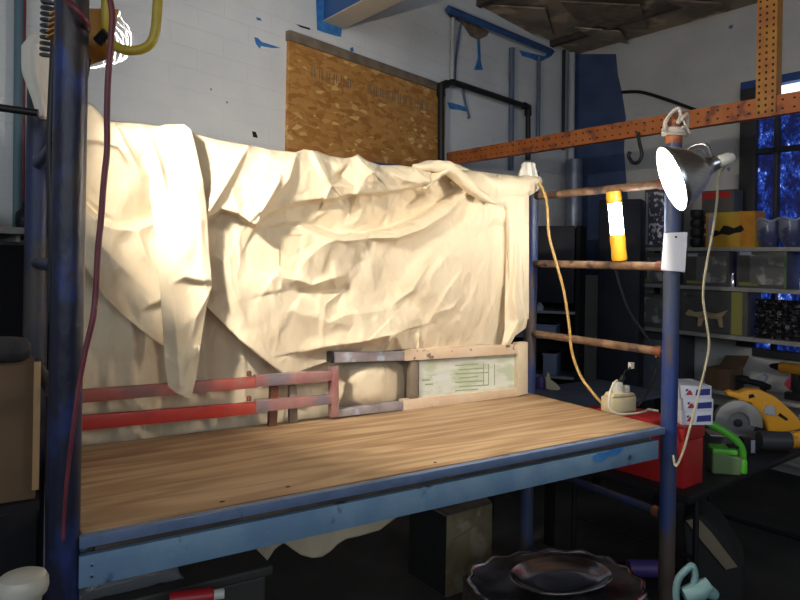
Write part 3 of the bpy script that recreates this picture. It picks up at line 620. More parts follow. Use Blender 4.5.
# soft bag under the lap
H += fold(X, Y, [(262, 228, -.0), (285, 221, -.03), (300, 221, -.05), (318, 227, -.065), (340, 234, -.075), (362, 233, -.075), (390, 227, -.07), (415, 216, -.065), (438, 202, -.055), (455, 188, -.04), (466, 178, -.02)], 24, 3.5, 1.4)
H += fold(X, Y, [(345, 241, .02), (372, 238, .03), (398, 238, .045), (425, 228, .045), (447, 214, .045), (464, 197, .04), (474, 182, .02)], 9, 2.5)
H += fold(X, Y, [(404, 210, -.0), (408, 203, -.045), (416, 196, -.045), (426, 193, -.01)], 6, 6)
# valley sweeping down from the knot
H += fold(X, Y, [(409, 300, .01), (424, 285, .04), (440, 266, .055), (458, 244, .055), (472, 222, .05), (484, 200, .03)], 15, 60, 1.4)
H += fold(X, Y, [(392, 305, .01), (412, 290, .025), (428, 265, .025), (440, 248, .0)], 6, 4)
# lower swags
H += fold(X, Y, [(206, 232, .01), (232, 250, .02), (262, 282, .02), (290, 310, .02), (330, 322, .025), (380, 330, .02), (420, 318, .02), (470, 250, .0)], 26, 22)
H += fold(X, Y, [(340, 237, .03), (322, 245, .035), (306, 260, .03), (296, 276, .0)], 14, 4)
H += fold(X, Y, [(278, 276, .015), (300, 280, .03), (312, 285, .03), (330, 279, .025), (350, 274, .0)], 4, 10)
H += fold(X, Y, [(300, 293, -.02), (325, 291, -.045), (345, 289, -.045), (338, 303, -.02)], 8, 8)
H += fold(X, Y, [(322, 327, .0), (345, 315, .03), (372, 312, .02), (405, 306, .0)], 5, 18)
H += fold(X, Y, [(222, 322, .01), (250, 346, .02), (283, 372, .02)], 12, 12)
H += fold(X, Y, [(300, 352, .02), (330, 346, .04), (362, 342, .05), (386, 336, .05), (400, 332, .03)], 14, 5)
H += fold(X, Y, [(386, 350, .03), (392, 338, .03), (400, 330, .0)], 3, 5) + fold(X, Y, [(402, 349, .02), (398, 338, .03), (402, 330, .0)], 4, 4)
H += fold(X, Y, [(424, 346, .0), (430, 320, .012), (448, 290, .012), (468, 262, 0)], 3, 18) + fold(X, Y, [(450, 346, .0), (462, 312, .01), (482, 280, 0)], 3, 16)
H += fold(X, Y, [(208, 250, .0), (224, 262, .02), (236, 300, .02), (250, 330, .0)], 12, 12)
H += fold(X, Y, [(480, 205, .0), (484, 260, .012), (480, 330, .0)], 20, 20)
H += np.where((X > 280) & (X < 420) & (Y > 235), crumple(X, Y, 21, 190, .009, 14, 60), 0)
H += crumple(X, Y, 23, 170, .005, 14, 60, -.9, 1.6)
H += fold(X, Y, [(503, 200, -.0), (506, 225, -.03), (506, 344, -.03)], 2.0, 40, 2)
cloth('front_sheet', X, Y, smoothgrid(roll(H, X, Y), 1), WID - .05, dc)
# right hand return, folded back against the post
X, Y = rowgrid(196, 350, 130, 26, [(508, 196), (507, 250), (505, 300), (505, 330), (503, 340), (500, 350)], [(527, 196), (526, 250), (523, 290), (524, 305), (528, 318), (526, 328), (515, 336), (508, 350)])
H = fold(X, Y, [(517, 200, .02), (516, 250, .03), (514, 300, .03), (518, 322, .035), (508, 342, .03)], 6, 6) + crumple(X, Y, 31, 14, .003, 14, 50, 1.5, .5)
H += fold(X, Y, [(524, 200, .01), (522, 280, .015), (526, 318, .01)], 3, 3)
cloth('side_return', X, Y, smoothgrid(H, 1), WID - .062, dc)
# long flap hanging over everything at the left
X, Y = rowgrid(124, 399, 230, 70, [(166, 124), (158, 127), (149, 140), (148, 165), (151, 200), (155, 235), (158, 270), (161, 300), (163, 330), (165, 365), (168, 386), (176, 393), (190, 399)], [(184, 124), (191, 130), (196, 150), (203, 180), (207, 210), (209, 250), (212, 285), (207, 305), (202, 335), (199, 358), (196, 378), (191, 399)])
H = .006 * np.sin(X / 12 + Y / 45)
H += fold(X, Y, [(152, 140, .02), (160, 165, .025), (166, 188, .012), (169, 220, 0)], 2.5, 12)
H += fold(X, Y, [(193, 160, .01), (200, 215, .02), (203, 270, .01)], 14, 5) + fold(X, Y, [(170, 284, .0), (185, 277, .018), (205, 281, .02)], 12, 3)
H += fold(X, Y, [(172, 295, .0), (176, 330, .02), (180, 385, .025)], 9, 9) + fold(X, Y, [(208, 296, .02), (196, 318, .02), (190, 345, .0)], 4, 7)
H += fold(X, Y, [(199, 352, .03), (188, 366, .02), (182, 390, .0)], 4, 5) + crumple(X, Y, 41, 40, .003)
yd = np.clip((Y - 124) / 16., 0, 1); H -= .05 * (1 - np.sqrt(np.maximum(0, 1 - (1 - yd) ** 2)))
cloth('hanging_flap', X, Y, smoothgrid(H, 1), WID - .145, dc)
# the twisted end wound round the rail
def lump(px, d, rad, seed, name, flat=1., k=7):
    P = [onB(x, y, d) for x, y in px]; P = spline(P, k); n = len(P)
    rr = np.interp(np.linspace(0, 1, n), np.linspace(0, 1, len(rad)), rad); m_ = MB(); m_.tube(P, list(rr), n=26, flat=flat)
    for v in m_.v:
        q = noise.noise(v * 16 + Vector((seed, 0, 0))) * .016 + noise.noise(v * 42 + Vector((0, seed, 0))) * .004
        v += Vector((0, -.6, .8)) * q
    return m_.build(name, 'canvas', dc, ang=80)
lump([(452, 176), (476, 186), (503, 188), (524, 187), (537, 180)], WID - .03, [.03, .055, .056, .05, .03], 1.0, 'wound_end')
lump([(414, 166), (428, 168), (446, 168), (462, 180), (478, 194), (496, 203)], WID - .105, [.012, .03, .036, .034, .026, .005], 4.0, 'twisted_fold', flat=.7)
lump([(424, 187), (434, 176), (446, 168), (452, 166)], WID - .11, [.008, .02, .026, .012], 9.0, 'twisted_fold', flat=.8)
P0 = onB(528, 176, WID - .02)
m_ = MB(); prof = [(.034, -.02), (.038, 0), (.033, .02), (.028, .035), (.027, .05), (.020, .058), (0, .060)]
m_.lathe(prof, P0, n=24)
for v in m_.v: v += (Vector((v.x, v.y, 0)) - Vector((P0.x, P0.y, 0))) * (.16 * math.sin(9 * math.atan2(v.y - P0.y, v.x - P0.x)))
m_.build('tied_knot', 'white_tape', dc, ang=80)

# ------------------------------------------------------------------ red rails and peach frame standing on the back of the worktop
def px_box(mb_, pts, d, th, mi=0):
    """a bar whose face is the four-sided outline pts on the plane at depth d, th thick"""
    q = [onB(x, y, d) for x, y in pts]; mb_.prism(q, N1 * th, mi); return mb_
DR = WID - .095
rf = thing('red_rail_frame', frame(B @ Vector((.5, DR, ZB)), TH), 'worn red steel frame of two long rails behind the left half of the plywood', 'frame')
m_ = MB(); px_box(m_, [(72, 391), (258, 377), (258, 388), (72, 404)], DR, .022); m_.build('upper_rail', 'red_rail', rf, bevel=.003)
m_ = MB(); px_box(m_, [(256, 375.5), (334, 371), (334, 381), (256, 387)], DR - .003, .026); m_.build('upper_rail_sleeve', 'grey_red_rail', rf, bevel=.003)
m_ = MB(); px_box(m_, [(72, 417), (258, 402.5), (258, 414), (72, 432)], DR, .022); m_.build('lower_rail', 'rail_face', rf, bevel=.003)
m_ = MB(); px_box(m_, [(256, 401), (334, 395), (334, 404), (256, 413)], DR - .003, .026); m_.build('lower_rail_sleeve', 'grey_red_rail', rf, bevel=.003)
m_ = MB(); px_box(m_, [(332, 367), (339, 366.5), (339, 417), (332, 418)], DR - .004, .03); m_.build('end_post', 'grey_red_rail', rf, bevel=.003)
m_ = MB(); px_box(m_, [(271, 387), (279, 386.5), (277, 427), (269, 428)], DR + .02, .02); m_.build('rear_strut', 'rust_red', rf, bevel=.002)
m_ = MB(); px_box(m_, [(290, 386), (297, 385.5), (298, 422), (290, 423)], DR + .02, .02); m_.build('rear_strut', 'trim_wood', rf, bevel=.002)
for x, y in ((249, 376), (249, 401)):
    m_ = MB(); m_.lathe([(.008, 0), (.008, .012), (.005, .016), (0, .017)], onB(x, y, DR + .01), n=12); m_.build('pin', 'rust_red', rf)
DP = WID - .085
pf = thing('peach_frame', frame(B @ Vector((1.5, DP, ZB)), TH), 'flaking peach steel frame with a pale green card at the right rear of the plywood', 'frame')
m_ = MB(); px_box(m_, [(332, 352.5), (406, 351), (406, 360.5), (332, 363)], DP, .03); m_.build('grey_rail', 'greyflake', pf, bevel=.003)
m_ = MB(); px_box(m_, [(405, 350), (520, 344.5), (520, 354), (405, 361)], DP - .004, .034); m_.build('top_rail', 'peach', pf, bevel=.003)
m_ = MB(); px_box(m_, [(403, 400), (520, 388), (520, 396), (403, 411)], DP, .03); m_.build('bottom_rail', 'peach', pf, bevel=.003)
m_ = MB(); px_box(m_, [(336, 410), (404, 402), (404, 410), (336, 417.5)], DP, .03); m_.build('grey_rail', 'greyflake', pf, bevel=.003)
m_ = MB(); px_box(m_, [(518, 343), (528, 342), (528, 394), (518, 396)], DP - .006, .034); m_.build('end_post', 'cream_paint', pf, bevel=.003)
m_ = MB(); px_box(m_, [(411, 360.5), (418, 360), (418, 400), (410, 402)], DP + .003, .026); m_.build('middle_post', 'trim_wood', pf, bevel=.003)
m_ = MB(); px_box(m_, [(331, 352), (334, 352), (334, 363), (331, 363)], DP - .002, .034); m_.build('open_end', 'black_iron', pf)
m_ = MB(); px_box(m_, [(419, 361), (518, 354), (518, 389), (419, 399.5)], DP + .016, .006)
def pxq(pts, d, mi): m_.poly([onB(x, y, d) for x, y in pts], mi)
for k in range(7):                                   # illegible lines of print
    y = 367 + k * 4.2; x0 = 422 + 3 * (k % 3)
    if k in (3, 4): pxq([(x0, y), (x0 + 8, y - .5), (x0 + 8, y + 1), (x0, y + 1.5)], DP + .0155, 1)
    pxq([(455 + 4 * (k % 2), y - 2), (478 + 5 * (k % 3), y - 3.6), (478 + 5 * (k % 3), y - 2.4), (455 + 4 * (k % 2), y - .8)], DP + .0155, 1)
for x in (483, 488, 494): pxq([(x, 364), (x + 1, 364), (x + 1, 385), (x, 385.5)], DP + .0155, 1)
pxq([(432, 376), (448, 374), (451, 377), (445, 380), (433, 382)], DP + .015, 2)
m_.build('card_panel', ['label_green', 'label_text', 'white_scuff'], pf)
m_ = MB(); px_box(m_, [(339, 362), (410, 361), (410, 402), (339, 410)], DP + .05, .004)
# ------------------------------------------------------------------ left foreground
cordpts = [(107, -14, 1.27), (112, 12, 1.27), (111, 40, 1.27), (108, 80, 1.27), (107, 115, 1.27), (107, 150, 1.27), (104, 180, 1.27), (101, 220, 1.27), (98, 250, 1.27), (96, 290, 1.27), (93, 318, 1.265), (86, 348, 1.26), (79, 385, 1.255), (74, 420, 1.25), (69, 460, 1.25), (65, 500, 1.25), (63, 540, 1.25)]
m_ = MB(); P = spline([atY(*c) for c in cordpts], 6); m_.tube(P, list(np.interp(np.linspace(0, 1, len(P)), [0, .6, .8, 1], [.0058, .0058, .0042, .003])), n=10)
m_.build('rubber_cable', 'maroon', label='thick maroon cord hanging down in front of the blue post at left', cat='cord')
m_ = MB(); m_.tube(spline([atY(*c) for c in ((66, 0, 1.30), (76, 9, 1.29), (86, 22, 1.31), (88, 30, 1.36))], 6), .006, n=10)
m_.build('rubber_cable', 'maroon', label='short dark cord looping round the top of the left post', cat='cord')
m_ = MB(); m_.tube(spline([atY(*c) for c in ((55, 30, 1.5), (52, 90, 1.5), (50, 150, 1.5), (52, 230, 1.5), (51, 300, 1.5), (54, 350, 1.5), (50, 420, 1.5), (49, 520, 1.5), (50, 620, 1.5))], 6), .008, n=10)
m_.build('air_hose', 'black_cord', label='black hose hanging straight down just left of the blue post', cat='hose')
# spring hose
P = []
for i in range(15 * 14 + 1):
    t = i / (15 * 14); a = t * 15 * 2 * PI; c_ = atY(50 - 1.5 * t, -30 + 88 * t, 1.62); P.append(c_ + Vector((math.cos(a) * .016, math.sin(a) * .016, 0)))
m_ = MB(); m_.tube(P, .0045, n=6); m_.build('spring_hose', 'dark_grey', label='coiled black spring hose hanging behind the top of the left post', cat='hose')
# black rod poking in at far left
m_ = MB(); m_.tube([atY(-40, 102, 1.75), atY(38, 113, 1.80)], .010, n=12); m_.build('iron_rod', 'black_iron', label='dark iron rod jutting in at the left edge above head height', cat='rod')
# bundled white rag over the rear post
def rag(px, rad, seed, mt, name, label, cat, Y):
    P = spline([atY(x, y, Y) for x, y in px], 8); rr = np.interp(np.linspace(0, 1, len(P)), np.linspace(0, 1, len(rad)), rad); m_ = MB(); m_.tube(P, list(rr), n=30, flat=.8)
    for i, v in enumerate(m_.v):
        a = (i % 30) / 30 * 2 * PI; c_ = P[i // 30]; v += (v - c_) * (.22 * math.sin(a * 5 + seed + .3 * (i // 30) / 8)) + Vector((0, 0, 1)) * noise.noise(v * 20) * .012
    return m_.build(name, mt, label=label, cat=cat, ang=80)
rag([(40, 36), (38, 52), (37, 75), (41, 95), (44, 118)], [.014, .04, .036, .028, .014], 2, 'white_tape', 'rag', 'pale rag bunched over the top of the dark rear post at left', 'rag', 1.86)

# halogen work light on a yellow tubular stand
WP = atY(100, 20, 1.42)
wl = thing('work_light', WP, 'orange halogen work light with a wire guard, lit, at top left', 'work light')
ld = Vector((.64, .74, -.14)).normalized(); lx = Vector((0, 0, 1)).cross(ld).normalized(); ly = ld.cross(lx)
fc = atY(99, 40, 1.49)
FLt = Matrix((( lx.x, ly.x, ld.x, fc.x), (lx.y, ly.y, ld.y, fc.y), (lx.z, ly.z, ld.z, fc.z), (0, 0, 0, 1)))
m_ = MB()
hw, hh = .072, .054
ring = lambda a, b, z: [FLt @ Vector(p) for p in ((-a, -b, z), (a, -b, z), (a, b, z), (-a, b, z))]
v0 = ring(hw, hh, .0) + ring(hw * .6, hh * .55, -.075) + ring(hw * .93, hh * .9, -.004) + ring(hw * .55, hh * .5, -.068)
m_.add(v0, [(0, 1, 5, 4), (1, 2, 6, 5), (2, 3, 7, 6), (3, 0, 4, 7), (4, 5, 6, 7), (8, 12, 13, 9), (9, 13, 14, 10), (10, 14, 15, 11), (11, 15, 12, 8), (12, 15, 14, 13), (0, 8, 9, 1), (1, 9, 10, 2), (2, 10, 11, 3), (3, 11, 8, 0)])
m_.m = [0] * 5 + [1] * 5 + [0] * 4
hous = m_.build('housing', ['orange_lamp', 'reflector_in'], wl, ang=20)
m_ = MB(); m_.tube([FLt @ Vector((-.034, 0, -.054)), FLt @ Vector((.034, 0, -.054))], .008, n=12); m_.build('halogen_tube', 'halogen', wl)
m_ = MB()
def gp_(x, y):                                       # bulged wire guard
    return FLt @ Vector((x, y, .003 + .055 * max(0, 1 - (x / hw) ** 4) * max(0, 1 - (y / hh) ** 4)))
for off in (0, 1):
    pts = []
    for k in range(49):
        t = k / 8; q = int(t); f_ = t - q; s0 = 1 if (q + off) % 2 else -1
        pts.append(gp_(hw * (-.97 + 1.94 * k / 48), hh * .94 * (s0 * (1 - 2 * f_))))
    m_.tube(pts, .0008, n=4)
for y in (-.94, .94): m_.tube([gp_(hw * (-1 + k / 6), hh * y) for k in range(13)], .0008, n=4)
m_.build('wire_guard', 'guard', wl)
m_ = MB()
for k in range(5): m_.box((-hw * .5, -hh * .5 + k * hh * .24, -.095), (hw * .5, -hh * .5 + k * hh * .24 + .004, -.072), FLt)
m_.build('cooling_fins', 'orange_lamp', wl)
m_ = MB(); m_.box((-.03, -hh - .05, -.065), (.03, -hh - .002, -.02), FLt); m_.build('junction_box', 'black_iron', wl, bevel=.004)
m_ = MB(); m_.tube(spline([atY(*c) for c in ((107, -20, 1.40), (106, 10, 1.40), (107, 30, 1.40), (112, 44, 1.39), (125, 50, 1.38), (139, 50, 1.38), (150, 44, 1.38), (155, 32, 1.38), (157, 12, 1.38), (159, -25, 1.38))], 8), .0098, n=14); m_.build('stand_tube', 'yellow', wl)
m_ = MB(); m_.tube([atY(98, 42, 1.39), atY(107, 33, 1.385)], .012, n=12); m_.build('tilt_knob', 'black_plastic', wl)

# white rounded finial at the bottom left
fp = atY(23, 579, .98)
m_ = MB(); m_.lathe([(.024, -fp.z), (.024, -.08), (.0245, -.034), (.026, -.026), (.032, -.020), (.034, -.012), (.0335, -.002), (.030, .005), (.022, .0085), (0, .0098)], fp, n=36)
m_.build('white_post', 'white_enamel', label='off-white post with a rounded knob top at the bottom left corner', cat='post')
# cabinet, cardboard box, folded garment at far left
bx = atY(36, 500, 1.52); F = frame(Vector((bx.x, bx.y, 0)), TH)
zc = bx.z
cb_ = thing('storage_cabinet', F @ Matrix.Translation((-.3, .15, 0)), 'black steel cabinet under the cardboard box at far left', 'cabinet')
m_ = MB(); m_.box((-.55, .0, .0), (.008, .30, zc - .003), F); m_.build('body', 'matte_black', cb_, bevel=.004)
m_ = MB(); m_.box((-.54, -.014, .04), (.002, -.001, zc - .02), F); dd = m_.build('door', 'matte_black', cb_, bevel=.003)
m_ = MB(); m_.tube([F @ Vector((-.03, -.03, .6)), F @ Vector((-.03, -.03, .72))], .006, n=8); m_.build('handle', 'black_iron', dd)
zt = atY(36, 364, 1.52).z
cbx = thing('cardboard_box', F @ Matrix.Translation((-.25, .14, zc)), 'brown cardboard box with a dark cloth on it at the left edge', 'box')
m_ = MB(); m_.box((-.5, .01, zc), (.0, .28, zt), F); m_.build('carton', 'cardboard', cbx, bevel=.004)
m_ = MB(); m_.box((-.008, .006, zc + .02), (.006, .012, zt + .004), F); m_.build('lit_corner_edge', 'tan_lit_edge', cbx, bevel=.002)  # lighter strip paints the light caught along the carton's corner
m_ = MB(); m_.box((.001, .03, zc + .06), (.004, .12, zc + .16), F); m_.box((.001, .04, zc + .19), (.004, .1, zc + .25), F, 1); m_.build('printed_patch', ['orange', 'pale_card'], cbx)
m_ = MB(); P = spline([F @ Vector((-.5, .10, zt + .03)), F @ Vector((-.3, .06, zt + .034)), F @ Vector((-.10, .06, zt + .03)), F @ Vector((-.012, .05, zt + .026))], 8)
m_.tube(P, list(np.interp(np.linspace(0, 1, len(P)), [0, .5, .9, 1], [.03, .034, .03, .018])), n=18)
for v in m_.v: v.z += noise.noise(v * 14) * .006
m_.build('folded_garment', 'navy_cloth', label='dark folded cloth lying on the cardboard box at the left edge', cat='cloth', ang=80)
# wall shelf seen left of the rear post
s0 = onback(-40, 236, .28); FS = FB
q = FB.inverted() @ onback(26, 232, .15)
t_ = thing('wall_shelf', FB @ Matrix.Translation((q.x - .5, -.1, q.z)), 'grey wall shelf at the far left behind the rear post', 'shelf')
m_ = MB(); m_.box((q.x - 1.2, -.28, q.z - .012), (q.x + .06, -.002, q.z + .012), FB); m_.build('board', 'grey_steel', t_, bevel=.003)
m_ = MB(); m_.box((q.x - .06, -.22, q.z - .04), (q.x - .045, -.002, q.z - .0125), FB); m_.build('bracket', 'grey_steel', t_, bevel=.003)
for k, (x, w_, h_) in enumerate(((-.16, .13, .09), (-.0, .07, .10))):
    m_ = MB(); m_.lathe([(w_ * .42, 0), (w_ * .5, .02), (w_ * .46, h_ * .6), (w_ * .2, h_ * .8), (w_ * .15, h_), (0, h_ + .002)], FB @ Vector((q.x + x, -.14, q.z + .0125)), n=18)
    m_.build('black_bottle', 'black_plastic', label=('squat black jar on the grey wall shelf at far left', 'small black bottle at the right end of the grey wall shelf')[k], cat=('jar', 'bottle')[k])
wc = thing('wall_cabinet', FB @ Matrix.Translation((q.x - .4, -.1, q.z - .9)), 'black cabinet on the wall under the grey shelf at far left', 'cabinet')
m_ = MB(); m_.box((q.x - 1.1, -.20, q.z - .95), (q.x + .12, -.002, q.z - .05), FB); m_.build('body', 'matte_black', wc, bevel=.004)
m_ = MB(); m_.box((q.x - .5, -.214, q.z - .93), (q.x + .10, -.201, q.z - .07), FB); wd = m_.build('door', 'matte_black', wc, bevel=.003)
m_ = MB(); m_.tube([FB @ Vector((q.x - .44, -.23, q.z - .55)), FB @ Vector((q.x - .44, -.23, q.z - .40))], .007, n=8); m_.build('handle', 'black_iron', wd)
run('wall_cable', [(24, -10), (23, 60), (23, 120), (22, 240)], onback, .03, .009, 'maroon', 'dark red cable running down the wall at far left', 'cable')
run('wall_pipe', [(19, -10), (18, 120), (17, 230)], onback, .03, .016, 'teal_pipe', 'teal-grey pipe running down the wall at far left', 'pipe')

# ------------------------------------------------------------------ clamp lamp on the right front post
fcn = atY(671, 179, 2.19); ax = Vector((.93, -.10, .35)).normalized()     # from the open face back to the socket
cl = thing('clamp_lamp', fcn, 'aluminium clamp lamp, lit, fixed near the top of the right front post', 'lamp')
m_ = MB(); outer = [(.108, 0), (.109, .004), (.103, .02), (.088, .052), (.066, .085), (.042, .108), (.030, .116), (.028, .135)]
inner = [(.026, .112), (.040, .104), (.064, .081), (.086, .049), (.101, .018), (.107, .001)]
m_.lathe(outer, fcn, ax, n=40)
k0 = len(m_.f); m_.f = [f for f in m_.f if len(f) == 4]; m_.m = [0] * len(m_.f)
m_.lathe(inner, fcn, ax, n=40, mi=1); keep = [(f, mm) for f, mm in zip(m_.f, m_.m) if len(f) == 4]; m_.f = [a for a, _ in keep]; m_.m = [b for _, b in keep]
m_.build('reflector', ['chrome', 'reflector_in'], cl, ang=60)
m_ = MB(); m_.lathe([(.012, .105), (.014, .09), (.026, .07), (.030, .052), (.026, .034), (.014, .024), (0, .021)], fcn, ax, n=24); m_.build('bulb', 'bulb', cl)
m_ = MB(); m_.lathe([(.024, .112), (.024, .150), (.020, .155)], fcn, ax, n=24); m_.build('socket_collar', 'chrome', cl)
m_ = MB(); m_.lathe([(.019, .150), (.021, .16), (.020, .19), (.012, .205), (0, .207)], fcn, ax, n=24); m_.build('socket', 'socket_w', cl)
sp_ = fcn + ax * .125
m_ = MB(); m_.tube(spline([sp_ + Vector((0, .0, .02)), sp_ + Vector((-.015, .02, .055)), sp_ + Vector((-.035, .05, .05)), sp_ + Vector((-.05, .09, .02))], 6), .0045, n=8)
m_.tube(spline([sp_ + Vector((.01, .0, .02)), sp_ + Vector((0.0, .02, .07)), sp_ + Vector((-.03, .06, .07)), sp_ + Vector((-.05, .1, .035))], 6), .0045, n=8)
m_.build('spring_clamp', 'chrome', cl)
pe = fcn + ax * .2
m_ = MB(); m_.tube(spline([pe] + [atY(*c) for c in ((719, 176, 2.31), (717, 200, 2.30), (713, 230, 2.29), (707, 262, 2.28), (703, 295, 2.28), (707, 325, 2.28), (709, 346, 2.28), (705, 368, 2.28), (699, 392, 2.28), (693, 416, 2.27), (688, 435, 2.27), (683, 452, 2.27), (676, 466, 2.28), (673, 455, 2.29))], 6), .0042, n=8)
m_.build('lamp_cord', 'cream_cord', label='cream cord dropping from the clamp lamp past the white cartons', cat='cord')
# white paper tag on the post
pt = [atY(*c) for c in ((664, 233, 2.33), (687.5, 232, 2.33), (685, 272, 2.325), (661, 270, 2.325))]
m_ = MB(); m_.prism(pt, (0, .0015, 0)); m_.lathe([(.004, 0), (.004, .001), (0, .0012)], atY(676, 237, 2.329), (0, -1, 0), n=10, mi=1)
m_.build('paper_tag', ['paper', 'black_hole'], label='blank white paper tag pinned to the right front post below the lamp', cat='tag')
# rope round the post top
pc = B @ Vector((LEN, 0, ztop_fr)); P = []
for k in range(3):
    for i in range(16):
        a = 2 * PI * i / 16; P.append(pc + Vector((math.cos(a) * .037, math.sin(a) * .037, -.015 - .009 * (k + i / 16))))
rp = thing('rope_tie', pc, 'white rope looped and knotted over the top of the right front post', 'rope')
m_ = MB(); m_.tube(P, .0055, n=8); m_.build('coil', 'rope', rp)
m_ = MB(); m_.tube(spline([pc + Vector(v) for v in ((-.035, -.02, -.01), (-.046, -.03, -.03), (-.042, -.03, .0), (-.02, -.03, .035), (.0, -.035, .045), (.006, -.038, .02), (-.004, -.042, -.005), (.01, -.042, .01), (.03, -.035, .028), (.037, -.02, .01), (.030, -.035, -.015), (.01, -.04, -.02))], 6), .0062, n=8); m_.build('loop', 'rope', rp)
m_ = MB(); m_.tube(spline([pc + Vector(v) for v in ((.012, -.04, .01), (.028, -.04, -.02), (.044, -.03, -.035))], 5), .0035, n=6); m_.build('loose_end', 'rope', rp)

# fluorescent inspection lamp standing on the middle rung
ib = B @ Vector((LEN, .225, 1.508)); itop = atY(613.5, 191, ib.y)
il = thing('inspection_lamp', ib, 'yellow fluorescent inspection lamp, lit, standing on the middle rung of the right end', 'lamp')
axl = (Vector((itop.x, itop.y, itop.z)) - ib); hL = axl.length; axl.normalize()
m_ = MB(); m_.lathe([(.025, 0), (.029, .008), (.027, .045), (.029, .08), (.028, .095), (.026, .10)], ib, axl, n=24); m_.build('handle', 'tube_yellow', il)
m_ = MB(); m_.lathe([(.0245, .10), (.0245, hL - .045)], ib, axl, n=24); m_.build('light_tube', 'fluoro', il)
m_ = MB(); m_.lathe([(.028, hL - .048), (.0285, hL - .02), (.027, hL - .004), (.020, hL), (0, hL + .001)], ib, axl, n=24); m_.build('end_cap', 'tube_yellow', il)
m_ = MB(); m_.tube(spline([ib + Vector((.0, .05, -.02)), atY(620, 285, ib.y + .06), atY(630, 312, ib.y + .08), atY(644, 333, ib.y + .08), atY(655, 352, ib.y + .08), atY(655, 376, ib.y + .04), atY(646, 395, ib.y - .02), atY(638, 406, ib.y - .04)], 6), .005, n=8)
m_.build('lamp_cord', 'black_cord', label='black cord hanging from the inspection lamp to the cream adapter block', cat='cord')
# amber cord from the knot to the adapter
m_ = MB(); m_.tube(spline([atY(*c) for c in ((538, 184, 2.86), (543, 190, 2.84), (547, 205, 2.83), (549, 235, 2.82), (556, 262, 2.80), (564, 292, 2.78), (569, 325, 2.76), (572, 352, 2.74), (580, 375, 2.70), (592, 392, 2.66), (603, 404, 2.62), (611, 409, 2.58))], 6), .0058, n=8)
m_.build('power_cable', 'amber_cord', label='amber cord hanging from the tied cloth knot to the adapter block', cat='cord')
# adapter block on the corner of the plywood
ap = onz(624, 413, ZB); FA = frame(ap, TH - R(8))
ab = thing('adapter_block', FA, 'cream power adapter block with plugs on the right rear corner of the plywood', 'adapter')
m_ = MB(); m_.box((-.060, 0, 0), (.062, .06, .058), FA); m_.prism([(-.06, 0, .058), (.062, 0, .058), (.05, .0, .072), (-.045, .0, .076)], (0, .05, 0), F=FA); m_.build('body', 'adapter', ab, bevel=.008, seg=3)
m_ = MB(); m_.box((-.025, .012, .070), (.004, .040, .112), FA); m_.build('plug', 'plug_white', ab, bevel=.005)
m_ = MB(); m_.box((.02, .012, .070), (.040, .036, .098), FA); m_.build('plug', 'plug_white', ab, bevel=.005)
m_ = MB(); m_.tube([FA @ Vector((.0, .02, .112)), FA @ Vector((.012, .02, .135))], .009, n=10); m_.build('plug', 'black_plastic', ab)
m_ = MB(); m_.box((-.02, .006, .062), (.045, .044, .072), FA); m_.build('outlet_bar', 'black_plastic', ab, bevel=.003)
m_ = MB(); m_.tube(spline([FA @ Vector(v) for v in ((.012, .02, .135), (.03, .03, .15), (.06, .04, .155), (.075, .05, .165))], 6), .003, n=6); m_.box((.068, .04, .155), (.084, .055, .178), FA, 1); m_.build('pigtail', ['black_cord', 'plug_white'], ab)
m_ = MB(); m_.tube(spline([FA @ Vector(v) for v in ((-.012, .026, .118), (-.05, .0, .115), (-.09, -.02, .08), (-.10, -.03, .035), (-.07, -.04, .012), (-.0, -.04, .006), (.07, -.03, .006), (.11, -.01, .006), (.13, -.04, .006))], 7), .0042, n=8)
m_.build('power_lead', 'white_cord', label='pale cord looping round the adapter block onto the plywood', cat='cord')

# ------------------------------------------------------------------ black folding table, right, with its tools
ZT = .62
tc_ = onz(689, 497, ZT); te = (onz(800, 449.5, ZT) - tc_); TA = math.atan2(te.y, te.x); T = frame(Vector((tc_.x, tc_.y, 0)), TA); TI = T.inverted()
ft = thing('folding_table', T, 'black folding table on tubular legs at the right, loaded with tools', 'table')
m_ = MB(); m_.box((0, 0, ZT - .035), (1.8, .75, ZT), T); m_.build('tabletop', 'black_plastic', ft, bevel=.012)
for x in (.22, 1.58):
    for y in (.08, .67):
        m_ = MB(); m_.tube([(x, y, .012), (x, y, ZT - .036)], .012, n=12, F=T); m_.build('leg', 'black_iron', ft)
    m_ = MB(); m_.tube(spline([T @ Vector(v) for v in ((x, .05, .012), (x, .10, .012), (x, .65, .012), (x, .70, .012))], 4), .013, n=10); m_.build('foot_bar', 'black_iron', ft)
m_ = MB(); m_.tube([(.22, .085, .3), (.22, .665, .3)], .009, n=10, F=T); m_.build('cross_bar', 'black_iron', ft)
def onT(px, py): return TI @ onz(px, py, ZT)
# red toolbox
rb = onT(683, 489.5); a_ = T @ Vector((rb.x, rb.y, ZT)); rt = onT(709, 479)
FTB = frame(T @ Vector((rb.x, rb.y, ZT)), TA - R(2)); zt_ = .245
tb = thing('toolbox', FTB, 'red plastic toolbox on the near end of the black table', 'toolbox')
m_ = MB(); m_.box((0, 0, 0), (.15, .40, zt_ - .06), FTB); m_.build('body', 'red_box', tb, bevel=.006)
m_ = MB(); m_.box((-.004, -.004, zt_ - .058), (.154, .404, zt_), FTB); m_.build('lid', 'red_box', tb, bevel=.006)
m_ = MB(); m_.box((.154, .12, zt_ - .09), (.160, .16, zt_ - .03), FTB); m_.build('latch', 'dark_grey', tb, bevel=.002)
